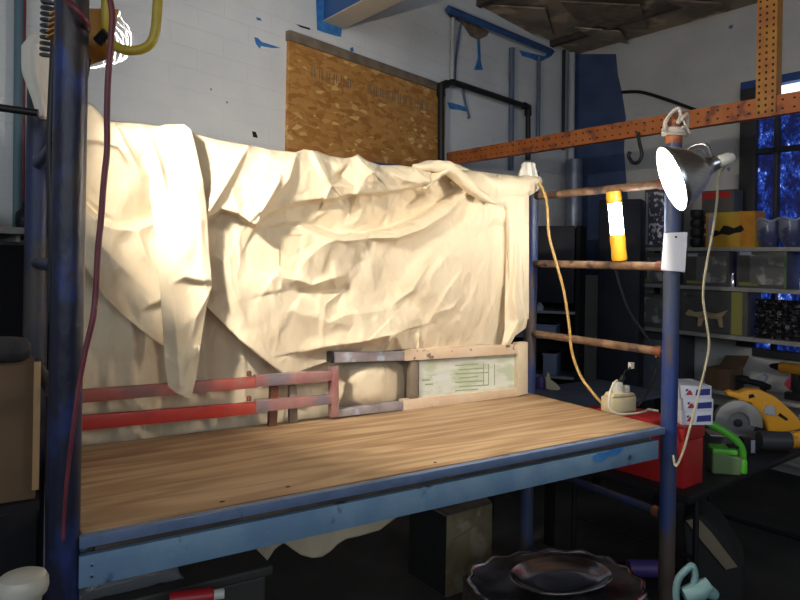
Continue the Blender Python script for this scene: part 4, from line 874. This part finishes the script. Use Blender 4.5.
# three cartons
F3 = frame(FTB @ Vector((.02, .02, zt_)), TA - R(36)); zz = 0
for k, (dx, lab) in enumerate(((0, 'white carton with blue and red print, bottom of the stack on the red toolbox'), (.003, 'white carton with blue and red print, middle of the stack on the red toolbox'), (-.004, 'white carton with blue and red print, top of the stack on the red toolbox'))):
    Fk = F3 @ Matrix.Translation((dx, .002 * k, zz)); t_ = thing('carton', Fk, lab, 'carton', 'white cartons stacked on the toolbox')
    m_ = MB(); m_.box((-.0, 0, 0), (.125, .16, .051), Fk); m_.build('box', 'white_box', t_, bevel=.002)
    m_ = MB(); m_.prism([(.058, -.0006, .012), (.118, -.0006, .015), (.118, -.0006, .040), (.062, -.0006, .036)], (0, .0004, 0), F=Fk); m_.build('blue_print', 'print_blue', t_)
    m_ = MB(); m_.prism([(.018, -.0006, .014), (.046, -.0006, .014), (.046, -.0006, .022), (.038, -.0006, .034), (.030, -.0006, .032)], (0, .0004, 0), F=Fk); m_.prism([(.018, -.0007, .030), (.024, -.0007, .028), (.030, -.0007, .038), (.02, -.0007, .038)], (0, .0004, 0), 1, F=Fk); m_.build('emblem_print', ['print_red', 'print_blue'], t_)
    zz += .0515
# green tool with arched handle
gp = onT(712, 474); FG = frame(T @ Vector((gp.x, gp.y, ZT)), TA - R(52))
g = thing('green_tool', FG, 'bright green hand tool with an arched handle beside the red toolbox', 'tool')
m_ = MB(); m_.prism([(0, 0, 0), (.11, 0, .0), (.135, 0, .03), (.125, 0, .075), (.09, 0, .08), (.0, 0, .10)], (0, .09, 0), F=FG); m_.build('body', 'green_dull', g, bevel=.01, seg=3)
m_ = MB(); m_.tube(spline([FG @ Vector(v) for v in ((.125, .045, .03), (.128, .045, .09), (.105, .045, .135), (.05, .045, .175), (-.01, .045, .205))], 7), .014, n=12, flat=1.2); m_.build('handle', 'green_tool', g)
m_ = MB(); m_.box((.112, -.004, .008), (.138, .094, .07), FG); m_.build('end_cap', 'green_tool', g, bevel=.012, seg=3)
m_ = MB(); m_.box((.0, -.005, .084), (.10, .095, .108), FG); m_.build('green_band', 'green_tool', g, bevel=.01)
m_ = MB(); m_.box((.07, .02, .108), (.11, .07, .116), FG); m_.build('switch', 'black_plastic', g, bevel=.003)

# circular saw
sw = onT(722, 436); FS_ = frame(T @ Vector((sw.x, sw.y, ZT)), TA - R(50))
cs = thing('circular_saw', FS_, 'yellow circular saw with a grey blade guard lying on the black table', 'saw')
def arc(cx, cz, r0, r1, a0, a1, n=20): 
    o = [(cx + r1 * math.cos(R(a0 + (a1 - a0) * i / n)), 0, cz + r1 * math.sin(R(a0 + (a1 - a0) * i / n))) for i in range(n + 1)]
    return o + [(cx + r0 * math.cos(R(a1 - (a1 - a0) * i / n)), 0, cz + r0 * math.sin(R(a1 - (a1 - a0) * i / n))) for i in range(n + 1)]
m_ = MB(); m_.prism(arc(.08, .07, .055, .115, -10, 190), (0, .045, 0), F=FS_); m_.build('blade_guard', 'saw_guard', cs, bevel=.004)
m_ = MB(); m_.lathe([(.0, -.001), (.085, -.001), (.085, .001), (0, .001)], FS_ @ Vector((.08, .02, .07)), FS_.to_3x3() @ Vector((0, 1, 0)), n=40); m_.build('blade', 'blade', cs)
m_ = MB(); m_.lathe([(.0, -.0), (.02, .0), (.02, .012), (0, .013)], FS_ @ Vector((.08, .016, .07)), FS_.to_3x3() @ Vector((0, -1, 0)), n=20); m_.build('blade_bolt', 'black_iron', cs)
m_ = MB(); m_.box((-.06, -.02, 0), (.26, .13, .006), FS_); m_.build('base_plate', 'saw_guard', cs, bevel=.002)
body = [(.05, 0, .225), (.09, 0, .215), (.13, 0, .235), (.19, 0, .240), (.27, 0, .205), (.36, 0, .125), (.41, 0, .065), (.40, 0, .045), (.30, 0, .018), (.235, 0, .02), (.22, 0, .07), (.185, 0, .12), (.15, 0, .17), (.11, 0, .165), (.085, 0, .185), (.045, 0, .195), (.03, 0, .21)]
m_ = MB(); m_.prism(body, (0, .065, 0), F=FS_ @ Matrix.Translation((0, .05, 0))); m_.build('motor_housing', 'tool_yellow', cs, bevel=.012, seg=3)
m_ = MB(); m_.prism([(.205, 0, .12), (.27, 0, .105), (.265, 0, .155), (.225, 0, .165)], (0, -.012, 0), F=FS_ @ Matrix.Translation((0, .052, 0))); m_.build('side_plate', 'pale_card', cs, bevel=.004)
m_ = MB(); m_.prism([(.14, 0, .19), (.17, 0, .20), (.16, 0, .215), (.14, 0, .21)], (0, -.004, 0), F=FS_ @ Matrix.Translation((0, .051, 0))); m_.prism([(.28, 0, .11), (.32, 0, .085), (.33, 0, .095), (.29, 0, .125)], (0, -.004, 0), F=FS_ @ Matrix.Translation((0, .051, 0))); m_.build('grip_slot', 'black_plastic', cs)
# dark cordless tool with a yellow rear, nearer
dp = onT(765, 451); FD = frame(T @ Vector((dp.x, dp.y, ZT)), TA - R(42))
dt = thing('angle_grinder', FD, 'black and yellow power tool lying in front of the circular saw', 'tool')
m_ = MB(); m_.tube(spline([FD @ Vector(v) for v in ((-.015, .03, .045), (.02, .03, .045), (.09, .03, .045), (.13, .03, .045))], 5), .042, n=20); m_.build('motor_barrel', 'dark_grey', dt, bevel=.004)
m_ = MB(); m_.tube(spline([FD @ Vector(v) for v in ((.12, .03, .045), (.17, .03, .05), (.22, .03, .06), (.28, .03, .065))], 5), [.036] * 5 + [.04] * 6 + [.044] * 5, n=20); m_.build('rear_grip', 'tool_yellow', dt)
sp = onT(748, 455); F5 = frame(T @ Vector((sp.x, sp.y, ZT)), TA - R(40))
m_ = MB(); m_.box((-.02, 0, 0), (.035, .05, .075), F5); m_.box((.012, -.001, .01), (.032, .0, .07), F5, 1); m_.build('battery_pack', ['black_plastic', 'pale_card'], fr=F5, bevel=.003, label='small black battery pack with a pale label on the black table', cat='battery')
wp = onT(792, 436); F6 = frame(T @ Vector((wp.x, wp.y, ZT)), TA)
m_ = MB(); m_.tube(spline([F6 @ Vector(v) for v in ((-.04, .03, .012), (.0, .0, .015), (.05, .02, .02), (.07, .06, .02), (.03, .09, .02), (-.02, .07, .015))], 6), .012, n=10); m_.build('coiled_cable', 'white_cord', label='pale coiled cable at the far right of the black table', cat='cable')
tp = onT(652, 452); F7 = frame(T @ Vector((tp.x, tp.y, ZT)), TA)
# ------------------------------------------------------------------ shelf unit on the right wall
SD = .42
def sx(px, py=300): return (FRW.inverted() @ onright(px, py, SD)).x
x0s = sx(632, 290); x1s = x0s + 3.3
su = thing('shelf_unit', FRW @ Matrix.Translation((x0s, -SD, 0)), 'grey steel shelving along the right wall holding boxes and tools', 'shelving')
SZ = (1.625, 1.340, .995, .592, .2)
for z in SZ:
    m_ = MB(); m_.box((x0s if z > .7 else sx(700), -SD, z - .028), (x1s, -.10, z), FRW); m_.build('shelf', 'grey_steel', su, bevel=.003)
for x in (x0s + .02, x0s + 1.30, x1s - .04):
    for y in (-SD + .005, -.14):
        if y < -.2 and x0s + .5 < x < x1s - .5: continue
        m_ = MB(); m_.box((x, y, 0), (x + .035, y + .03, 1.64 if y < -.2 else 1.95), FRW); m_.build('upright', 'frame_dark', su)
def sbox(name, pxa, pxb, py_top, shelf, mt, label, cat, dep=.18, front=.03, parts=(), bevel=.003, h=None):
    xa, xb = sx(pxa), sx(pxb); z = SZ[shelf]; ym = (pxa + pxb) / 2
    h_ = h or (FRW.inverted() @ onright(ym, py_top, SD - front)).z - z
    Fx = FRW @ Matrix.Translation((xa, -SD + front, z)); t_ = thing(name, Fx, label, cat); W_ = xb - xa
    m_ = MB(); m_.box((0, 0, 0), (W_, dep, h_), Fx); m_.build('carton', mt, t_, bevel=bevel)
    for (nm, u0, u1, v0, v1, m2) in parts:
        m_ = MB(); m_.box((W_ * u0, -.002, h_ * v0), (W_ * u1, -.0005, h_ * v1), Fx); m_.build(nm, m2, t_)
    return t_, Fx, W_, h_
sbox('display_case', 640, 671, 189, 0, 'card_dark', 'dark display case of small speckled toys at the left end of the top shelf', 'display', .12, .04, (('speckled_front', .16, .98, .05, .95, 'speckle'), ('pale_edge', .04, .12, .05, .95, 'pale_card')))
t_, Fx, W_, h_ = sbox('black_carton', 690, 722, 191, 0, 'card_dark', 'dark carton with a red band at its top behind the lamp post', 'box', .14, .14, (('red_band', .02, .9, .86, .97, 'red_box'), ('picture', .1, .9, .15, .6, 'speckle')))
m_ = MB(); xa = sx(692); 
for k in range(4):
    m_ = MB(); z_ = SZ[0] + k * .072; cpos = FRW @ Vector((sx(691), -SD + .06, z_)); m_.lathe([(.030, 0), (.043, .012), (.047, .035), (.044, .066), (.041, .068), (.040, .03), (.0, .02)], cpos, n=22)
    m_.build('black_cup', 'black_plastic', label='glossy black cup, %s of the stack of four beside the lamp post' % ('lowest', 'second from the bottom', 'second from the top', 'topmost')[k], cat='cup', group='black cups stacked on the top shelf')
t_, Fx, W_, h_ = sbox('yellow_carton', 703, 752, 212, 0, 'yellow_card', 'yellow and orange carton with a dark silhouette print on the top shelf', 'box', .16, .02, (('pale_stripe', .06, .16, .05, .95, 'pale_card'), ('orange_panel', .72, .99, .03, .97, 'orange_lamp')))
m_ = MB(); m_.prism([(W_ * u, -.004, h_ * v) for u, v in ((.10, .38), (.18, .50), (.30, .46), (.38, .62), (.48, .60), (.60, .54), (.74, .62), (.80, .50), (.74, .42), (.62, .40), (.50, .34), (.34, .38), (.22, .32), (.14, .26))], (0, .002, 0), F=Fx); m_.build('silhouette_print', 'black_plastic', t_)
for k, (px, lb) in enumerate(((758, 'dark blue glazed bowl with a pale rim, left of the pair on the top shelf'), (781, 'dark blue glazed bowl with a pale rim, right of the pair on the top shelf'))):
    p_ = FRW @ Vector((sx(px + 3), -SD + .1, SZ[0])); t_ = thing('bowl', p_, lb, 'bowl', 'glazed bowls on the top shelf')
    m_ = MB(); m_.lathe([(.045, 0), (.05, .01), (.075, .06), (.082, .12), (.08, .19), (.074, .19), (.07, .11), (.05, .05), (0, .02)], p_, n=30); m_.build('vessel', 'bowl', t_)
    m_ = MB(); P = [p_ + Vector((math.cos(i * PI / 16) * .081, math.sin(i * PI / 16) * .081, .19 + .012 * math.sin(i * PI / 16 * 4))) for i in range(32)]; m_.tube(P, .006, n=8, closed=True); m_.build('rim', 'pale_card', t_)
pic = lambda: (('picture', .28, .95, .1, .85, 'card_grey'), ('label_strip', .05, .45, .06, .14, 'olive_spine'), ('pale_tab', .06, .3, .84, .93, 'pale_card'))
sbox('picture_box', 637, 665, 253, 1, 'card_dark', 'dark picture box at the left end of the second shelf', 'box', .2, .03, pic()[:2])
sbox('picture_box', 682, 726, 251, 1, 'card_dark', 'dark picture box behind the cream cord on the second shelf', 'box', .2, .03, pic())
sbox('picture_box', 734, 784, 249, 1, 'card_dark', 'wide dark picture box with grey art at the right of the second shelf', 'box', .2, .03, pic() + (('green_edge', .955, 1., .02, .98, 'green_dull'),))
c_ = FRW @ Vector((sx(728), -SD + .06, SZ[1])); m_ = MB(); m_.lathe([(.022, 0), (.024, .01), (.022, .06), (.012, .085), (.012, .10), (0, .101)], c_, n=20); m_.build('glass_jar', 'silver2', label='small shiny jar between two picture boxes on the second shelf', cat='jar')
sbox('picture_box', 634, 663, 294, 2, 'card_dark', 'dark picture box left of the lamp post on the third shelf', 'box', .2, .03, (('picture', .1, .9, .15, .9, 'card_grey'), ('pale_tab', .06, .3, .88, .96, 'pale_card')))
t_, Fx, W_, h_ = sbox('figure_box', 676, 745, 290, 2, 'card_dark', 'long window box holding a tan animal figure on the third shelf', 'box', .2, .04, (('yellow_spine', .78, .93, .02, .98, 'olive_spine'), ('pale_tab', .08, .22, .80, .90, 'pale_card'), ('backdrop', .05, .76, .05, .95, 'card_dark')))
m_ = MB(); m_.prism([(W_ * u, -.022, h_ * v) for u, v in ((.12, .42), (.18, .52), (.26, .46), (.40, .50), (.58, .46), (.68, .52), (.74, .56), (.70, .46), (.66, .40), (.68, .16), (.63, .16), (.60, .34), (.46, .33), (.40, .32), (.36, .14), (.31, .14), (.32, .34), (.26, .36), (.20, .36), (.15, .36))], (0, .018, 0), F=Fx); m_.build('animal_figure', 'tan_figure', t_, bevel=.004)
xa, xb = sx(752), sx(830); m_ = MB(); nx, nz = 26, 18
P = [[FRW @ Vector((xa + (xb - xa) * i / nx, -SD + .05 + .035 * noise.noise(Vector((i * .6, j * .7, 3))) , SZ[2] + .002 + .27 * j / nz)) for j in range(nz + 1)] for i in range(nx + 1)]
m_.grid(P); Q = [[p + (FRW.to_3x3() @ Vector((0, .12, 0))) for p in row] for row in P]; m_.grid(Q)
for a_row, b_row in ((P[0], Q[0]), (P[-1], Q[-1])): m_.grid([a_row, b_row])
m_.grid([[r[-1] for r in P], [r[-1] for r in Q]]); m_.grid([[r[0] for r in P], [r[0] for r in Q]])
m_.build('film_bag', 'glitter', label='crinkled glossy black bag at the right of the third shelf', cat='bag', ang=20)
# grey box below the third shelf, left
zq = .72; xa, xb = sx(634), sx(668); m_ = MB()
Fx = FRW @ Matrix.Translation((xa, -SD + .04, 0))
gb = thing('grey_cabinet', Fx, 'low grey cabinet standing under the left end of the shelves', 'cabinet')
m_ = MB(); m_.box((0.06, 0.0, 0), (xb - xa + .06, .25, .955), Fx); m_.build('body', 'dark_grey', gb, bevel=.005)
m_ = MB(); m_.box((.07, -.012, .5), (xb - xa, -.001, .90), Fx); dd = m_.build('door', 'pipe_grey', gb, bevel=.004)
m_ = MB(); m_.box((.10, -.016, .78), (xb - xa - .03, -.0125, .84), Fx); m_.build('vent_slot', 'matte_black', dd)
# lowest visible shelf: carton, clamp, drill
def s4(px): return sx(px, 390)
Fx = FRW @ Matrix.Translation((s4(702), -SD + .04, SZ[3])); oc = thing('open_carton', Fx, 'open brown cardboard carton with a raised flap behind the white cartons', 'box')
m_ = MB(); W_ = .18; m_.box((0, 0, 0), (W_, .004, .15), Fx); m_.box((0, .2, 0), (W_, .204, .15), Fx); m_.box((0, .004, 0), (.004, .2, .15), Fx); m_.box((W_ - .004, .004, 0), (W_, .2, .15), Fx); m_.box((.004, .004, 0), (W_ - .004, .2, .004), Fx); m_.build('carton', 'cardboard', oc)
m_ = MB(); m_.prism([(0, .204, .15), (W_, .204, .15), (W_ + .02, .25, .24), (.02, .25, .22)], (0, .004, 0), F=Fx); m_.build('flap', 'cardboard', oc)
Fx = FRW @ Matrix.Translation((s4(731), -SD + .10, SZ[3])); cl2 = thing('bar_clamp', Fx, 'black clamp tool with a pale grip on the lower shelf', 'clamp')
m_ = MB(); m_.tube(spline([Fx @ Vector(v) for v in ((0, 0, .085), (.04, 0, .09), (.1, 0, .08), (.17, 0, .075), (.22, .0, .06))], 5), [.03] * 8 + [.022] * 8 + [.02] * 5, n=14); m_.box((0.0, -.02, 0), (.03, .02, .07), Fx); m_.box((.16, -.02, 0), (.19, .02, .07), Fx); m_.build('body', 'black_plastic', cl2)
m_ = MB(); m_.prism([(.10, 0, .10), (.17, 0, .15), (.20, 0, .13), (.18, 0, .085)], (0, .03, 0), F=Fx); m_.build('grip', 'pale_card', cl2, bevel=.006)
Fx = FRW @ Matrix.Translation((s4(772), -SD + .12, SZ[3])); dr = thing('cordless_drill', Fx, 'orange and black cordless drill standing on the lower shelf', 'drill')
m_ = MB(); m_.tube(spline([Fx @ Vector(v) for v in ((.0, 0, .21), (.05, 0, .21), (.12, 0, .21), (.17, 0, .205))], 5), .038, n=18); m_.build('motor_body', 'orange_lamp', dr)
m_ = MB(); m_.tube([Fx @ Vector(v) for v in ((-.075, 0, .21), (-.06, 0, .21), (-.02, 0, .21), (.0, 0, .21))], [.006, .016, .026, .03], n=14); m_.build('chuck', 'black_plastic', dr)
m_ = MB(); m_.prism([(.07, -.018, .18), (.12, -.018, .18), (.14, -.018, .04), (.085, -.018, .04)], (0, .036, 0), F=Fx); m_.build('handle', 'black_plastic', dr, bevel=.008)
m_ = MB(); m_.box((.04, -.035, 0), (.16, .035, .05), Fx); m_.build('battery', 'black_plastic', dr, bevel=.006)
m_ = MB(); m_.prism([(.03, -.021, .10), (.08, -.021, .17), (.07, -.021, .06)], (0, .04, 0), F=Fx); m_.build('red_trigger_guard', 'print_red', dr, bevel=.004)
Fx = FRW @ Matrix.Translation((s4(797), -SD + .1, SZ[3])); m_ = MB(); m_.box((.03, 0, 0), (.22, .15, .12), Fx); m_.build('grey_case', 'dark_grey', fr=Fx, bevel=.01, label='dark grey case at the far right of the lower shelf', cat='case')

# ------------------------------------------------------------------ dim area beyond the right end of the bench
lk = onright(597, 330, .95); FL_ = frame(Vector((lk.x, lk.y, 0)), math.atan2(WR.y, WR.x) + R(25))
lc = thing('locker', FL_, 'tall black locker standing in the dim corner behind the inspection lamp', 'locker'); lh = (atY(612, 200, lk.y)).z
m_ = MB(); m_.box((0, 0, 0), (.30, .25, lh), FL_); m_.build('body', 'locker', lc, bevel=.005)
m_ = MB(); m_.box((.01, -.014, .05), (.29, -.001, lh - .03), FL_); dd = m_.build('door', 'locker', lc, bevel=.004)
m_ = MB(); m_.box((.25, -.03, 1.0), (.265, -.0145, 1.12), FL_); m_.build('handle', 'black_iron', dd)
rk = onright(527, 330, 1.35); FK = frame(Vector((rk.x - .15, rk.y, 0)), math.atan2(WR.y, WR.x) + R(30))
rkk = thing('black_rack', FK, 'low black rack with open shelves just behind the right rear post', 'rack')
zr = [EYE - (y - 261) / FPX * rk.y for y in (309, 334, 372)]; zr.append(.15); ztp = EYE - (226 - 261) / FPX * rk.y
for x in (-.0, .50):
    m_ = MB(); m_.box((x, 0, 0), (x + .03, .3, ztp), FK); m_.build('side_panel', 'matte_black', rkk)
m_ = MB(); m_.box((.03, .285, 0.03), (.50, .3, ztp), FK); m_.build('back_panel', 'matte_black', rkk)
m_ = MB(); m_.box((.03, .0, zr[0] + .06), (.49, .012, ztp), FK); m_.build('door', 'locker', rkk, bevel=.003)
for z in zr:
    m_ = MB(); m_.box((.03, .0, z - .02), (.50, .284, z), FK); m_.build('shelf', 'pipe_grey', rkk)
for k, (x, w_, z, h_, lb) in enumerate(((.06, .30, zr[1], .085, 'blue-grey plastic bin on the middle shelf of the black rack'), (.04, .14, zr[2], .12, 'small pale blue bin on the lower shelf of the black rack'), (.27, .10, zr[2], .16, 'narrow blue-grey bin right of the small bin on the black rack'))):
    m_ = MB(); m_.box((x, .02, z), (x + w_, .22, z + h_), FK); m_.box((x - .006, .014, z + h_ - .014), (x + w_ + .006, .226, z + h_), FK); m_.build('storage_bin', 'blue_grey_bin' if k != 1 else 'pale_card', fr=FK, bevel=.004, label=lb, cat='bin')
m_ = MB(); m_.lathe([(.03, 0), (.03, .03), (.015, .045), (.015, .06), (0, .061)], FK @ Vector((.23, .06, zr[0])), n=16); m_.build('spray_can', 'pale_card', label='small pale can on the upper shelf of the black rack', cat='can')
# blue-grey covered table behind the bench
q0 = onz(538, 400, .70); FT2 = frame(Vector((q0.x, q0.y, 0)), R(36))
ct = thing('covered_table', FT2, 'low table under a blue-grey cover beyond the right rear corner of the bench', 'table')
m_ = MB(); m_.box((-.25, -.32, .69), (.85, .24, .71), FT2); m_.build('cover', 'blue_cover', ct, bevel=.008)
for x in (-.2, .78):
    for y in (-.28, .18):
        m_ = MB(); m_.box((x, y, 0), (x + .04, y + .04, .689), FT2); m_.build('leg', 'matte_black', ct)
c0 = onz(553, 390, .711)
m_ = MB(); prof = [(546, 388), (546, 377), (549, 371), (551, 379), (557, 383), (561, 388), (557, 390)]
m_.prism([atY(x, y + 1, c0.y) for x, y in prof], (0, .05, 0)); m_.build('folded_card', 'cream_cord', bevel=.006, label='cream pointed scrap standing on the blue-grey covered table', cat='scrap')
p_ = onz(541, 388, .711); m_ = MB(); m_.lathe([(.03, 0), (.032, .02), (.03, .06), (.02, .075), (0, .076)], p_, n=18); m_.build('purple_jar', 'purple', label='purple jar on the covered table beside the right rear post', cat='jar')
rp_ = onz(597, 411, .711); m_ = MB(); m_.lathe([(.05, 0), (.056, .012), (.05, .02), (0, .021)], rp_, n=24); m_.build('red_dish', 'red_plastic', label='small red round dish on the covered table behind the adapter block', cat='dish')

# ------------------------------------------------------------------ below the bench and on the floor
kb = onz(446, 598, 0.0); FK2 = frame(kb, R(36))
hk_ = EYE - (517 - 261) / FPX * kb.y
kx = thing('old_carton', FK2, 'stained khaki carton with dark folded flaps on the floor under the bench', 'box')
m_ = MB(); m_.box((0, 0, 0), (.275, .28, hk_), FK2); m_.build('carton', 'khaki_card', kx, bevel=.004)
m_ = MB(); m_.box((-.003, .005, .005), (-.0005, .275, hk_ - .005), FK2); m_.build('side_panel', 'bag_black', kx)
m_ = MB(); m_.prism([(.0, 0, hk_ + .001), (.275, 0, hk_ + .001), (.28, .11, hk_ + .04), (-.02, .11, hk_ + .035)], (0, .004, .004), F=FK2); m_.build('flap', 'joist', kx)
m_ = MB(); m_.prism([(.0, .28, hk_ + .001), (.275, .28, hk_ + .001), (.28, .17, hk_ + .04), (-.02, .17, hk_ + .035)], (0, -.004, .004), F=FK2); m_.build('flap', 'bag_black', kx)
m_ = MB(); m_.prism([(.02, -.001, .24), (.27, -.001, .31), (.27, -.001, .32), (.02, -.001, .25)], (0, .0005, 0), F=FK2); m_.build('pale_scratch', 'tan_strap', kx)
# crate carrying the silver trays
zc_ = .36; cc = onz(556, 590, zc_)
FCR = frame(Vector((cc.x, cc.y, 0)), R(18))
cr = thing('wooden_crate', FCR, 'dark wooden crate under the silver trays beside the right front post', 'crate')
for z in (.02, .13, .24):
    for (a, b2) in (((-.27, -.19, z), (.27, -.175, z + .09)), ((-.27, .175, z), (.27, .19, z + .09)), ((-.27, -.175, z), (-.255, .175, z + .09)), ((.255, -.175, z), (.27, .175, z + .09))):
        m_ = MB(); m_.box(a, b2, FCR); m_.build('slat', 'joist', cr, bevel=.003)
m_ = MB(); m_.box((-.27, -.19, .335), (.27, .19, zc_), FCR); m_.build('top_board', 'joist', cr, bevel=.003)
for x in (-.25, .225):
    for y in (-.17, .145):
        m_ = MB(); m_.box((x, y, 0), (x + .025, y + .025, .334), FCR); m_.build('corner_post', 'joist', cr)
def oval(mb_, c, ang, rx, ry, prof, n=56, wob=0., k=16, sq=2.5):
    c = Vector(c); vs = []; fs = []; F = frame(c, ang)
    for (s, h) in prof:
        for j in range(n):
            a = 2 * PI * j / n; ca, sa = math.cos(a), math.sin(a)
            rr = (abs(ca) ** sq + abs(sa) ** sq) ** (-1 / sq) * (1 + wob * s ** 6 * math.cos(k * a)); vs.append(F @ Vector((rx * s * rr * ca, ry * s * rr * sa, h)))
    m = len(prof)
    for i in range(m - 1):
        for j in range(n): fs.append((i * n + j, i * n + (j + 1) % n, (i + 1) * n + (j + 1) % n, (i + 1) * n + j))
    fs.append(tuple(range(n))[::-1]); fs.append(tuple((m - 1) * n + j for j in range(n))); mb_.add(vs, fs)
tr = thing('serving_tray', (cc.x, cc.y, zc_), 'large tarnished silver tray with a scalloped rim on the crate', 'tray')
m_ = MB(); oval(m_, (cc.x, cc.y, zc_ + .001), R(20), .30, .235, [(.80, 0), (.84, .004), (.93, .016), (1.0, .026), (.985, .029), (.92, .021), (.82, .008), (.55, .006), (.2, .006)], wob=.02); m_.build('tray_plate', 'silver', tr, ang=50)
m_ = MB(); P = []
F = frame(Vector((cc.x, cc.y, zc_ + .028)), R(20))
for j in range(64):
    a = 2 * PI * j / 64; ca, sa = math.cos(a), math.sin(a); rr = (abs(ca) ** 2.5 + abs(sa) ** 2.5) ** (-1 / 2.5) * (1 + .02 * math.cos(16 * a)); P.append(F @ Vector((.297 * rr * ca, .232 * rr * sa, .004 * math.cos(16 * a))))
m_.tube(P, .008, n=8, closed=True); m_.build('scalloped_rim', 'silver2', tr)  # brighter silver than the plate, standing in for highlights on the rim
oc_ = onz(561, 577, zc_ + .03)
od_ = thing('oval_dish', (oc_.x, oc_.y, zc_ + .009), 'bright silver oval dish lying in the larger tray', 'dish')
m_ = MB(); oval(m_, (oc_.x, oc_.y, zc_ + .009), R(22),      .188, .135, [(.70, 0), (.78, .004), (.92, .022), (1.0, .030), (.985, .033), (.90, .026), (.76, .009), (.5, .006), (.2, .006)], sq=2.2); m_.build('dish_plate', 'silver2', od_, ang=50)
# teal hand sprayer
tp_ = atY(694, 600, 2.15); FTE = frame(Vector((tp_.x, tp_.y, 0)), R(-12)); z0 = tp_.z - .12
tj = thing('teal_jug', FTE, 'pale teal plastic jug with a looped handle at the bottom right beside the post', 'jug')
m_ = MB(); m_.lathe([(.075, 0), (.085, .02), (.085, z0 - .05), (.06, z0 + .03), (.04, z0 + .07), (.0, z0 + .075)], FTE @ Vector((.01, .03, 0)), n=28); m_.build('jug_body', 'teal_plastic', tj)
def tpx(x, y, dy=0): return atY(x, y, 2.12 + dy)
m_ = MB(); m_.tube(spline([tpx(678, 612), tpx(676, 594), tpx(678, 580), tpx(685, 571), tpx(692, 566), tpx(695, 574), tpx(694, 586), tpx(698, 600)], 7), .0105, n=14); m_.build('handle', 'teal_plastic', tj)
m_ = MB(); m_.tube([tpx(684, 596), tpx(700, 590), tpx(710, 584)], [.026, .03, .022], n=18); m_.tube([tpx(704, 588), tpx(716, 596)], [.024, .016], n=16); m_.build('pump_head', 'teal_plastic', tj, bevel=.003)
# black bag with tan strap under the table
bgp = onz(720, 600, .12); FBG = frame(Vector((bgp.x, bgp.y + .15, 0)), TA + R(-80))
bgx = thing('tool_bag', FBG, 'black tool bag with a wide tan strap on the floor under the black table', 'bag')
g0 = [atY(x, y, 2.95) for x, y in ((682, 520), (700, 514), (722, 532), (745, 568), (742, 600), (690, 600))]
zmin = 0.0
m_ = MB(); P = [Vector((p.x, p.y, p.z)) for p in g0]; P[4].z = 0; P[5].z = 0; m_.prism(P, (0.12, .26, 0)); m_.build('bag_body', 'bag_black', bgx, bevel=.03, seg=4)
m_ = MB(); st = [atY(x, y, 2.935) for x, y in ((686, 521), (698, 518), (712, 533), (738, 567), (726, 570), (704, 544))]; m_.prism(st, (0, .012, 0)); m_.build('strap', 'tan_strap', bgx, bevel=.003)
# purple roll
pr_ = [atY(x, y, 2.75) for x, y in ((628, 557), (664, 569))]; 
m_ = MB(); zf = .03
# low dark pallet under the purple roll
pz = min(pr_[0].z, pr_[1].z) - .034
mid = (pr_[0] + pr_[1]) / 2; FP = frame(Vector((mid.x, mid.y, 0)), R(5))
st_ = thing('step_stool', FP, 'low black stool under the purple roll near the right post', 'stool')
m_ = MB(); m_.box((-.17, -.10, pz - .03), (.17, .14, pz), FP); m_.build('seat', 'matte_black', st_, bevel=.004)
for x in (-.15, .12):
    for y in (-.08, .09):
        m_ = MB(); m_.box((x, y, 0), (x + .03, y + .03, pz - .031), FP); m_.build('leg', 'matte_black', st_)
m_ = MB(); a_ = Vector((pr_[0].x, pr_[0].y, pz + .0355)); b2 = Vector((pr_[1].x, pr_[1].y, pz + .0355)); m_.tube([a_, a_ + (b2 - a_) * .02, b2 - (b2 - a_) * .02, b2], [.031, .035, .035, .031], n=20); m_.build('vinyl_roll', 'purple', label='short purple roll lying on the low stool behind the right post', cat='roll')
# tote with wrapped bundle and red torch at the lower left
tz = .60; q1 = onz(120, 596, tz); FTT = frame(Vector((q1.x, q1.y, 0)), TH)
tt = thing('storage_tote', FTT, 'dark grey plastic tote under the left end of the bench', 'tote')
m_ = MB(); m_.box((-.14, -.02, 0), (.40, .17, tz - .03), FTT); m_.build('tub', 'tote', tt, bevel=.012, seg=3)
m_ = MB(); m_.box((-.155, -.035, tz - .029), (.415, .185, tz), FTT); m_.build('lid', 'tote', tt, bevel=.008, seg=3)
m_ = MB(); nx = ny = 22
cw = FTT @ Vector((.02, .12, tz + .002))
P = []
for i in range(nx + 1):
    row = []
    for j in range(ny + 1):
        u, v = i / nx * 2 - 1, j / ny * 2 - 1; h = .09 * max(0, 1 - u ** 4) * max(0, 1 - v ** 4) * (1 + .5 * noise.noise(Vector((u * 3, v * 3, 1)))) + .008 * abs(noise.noise(Vector((u * 8, v * 8, 5))))
        row.append(FTT @ Vector((.03 + u * .14, .085 + v * .075, tz + .002 + h)))
    P.append(row)
m_.grid(P); m_.build('plastic_bundle', 'wrap', label='clear plastic wrapped bundle on the grey tote', cat='bundle', ang=25, solid=.001)
tq = FTT.inverted() @ onz(206, 596, tz + .02); F = FTT
ta_ = onz(190, 597, tz + .022); tb_ = onz(218, 593.5, tz + .022)
tor = thing('torch', (ta_.x, ta_.y, tz), 'red torch with a white end cap lying on the grey tote', 'torch')
dv = (tb_ - ta_).normalized(); dv.z = 0; ta_.z = tb_.z = tz + .0205
m_ = MB(); m_.tube([ta_ - dv * .05, ta_, tb_ - dv * .012], [.020, .020, .019], n=18); m_.build('barrel', 'red_plastic', tor, bevel=.002)
m_ = MB(); m_.tube([tb_ - dv * .011, tb_ + dv * .016], .013, n=16); m_.build('end_cap', 'plug_white', tor, bevel=.002)
bpy.context.view_layer.update()
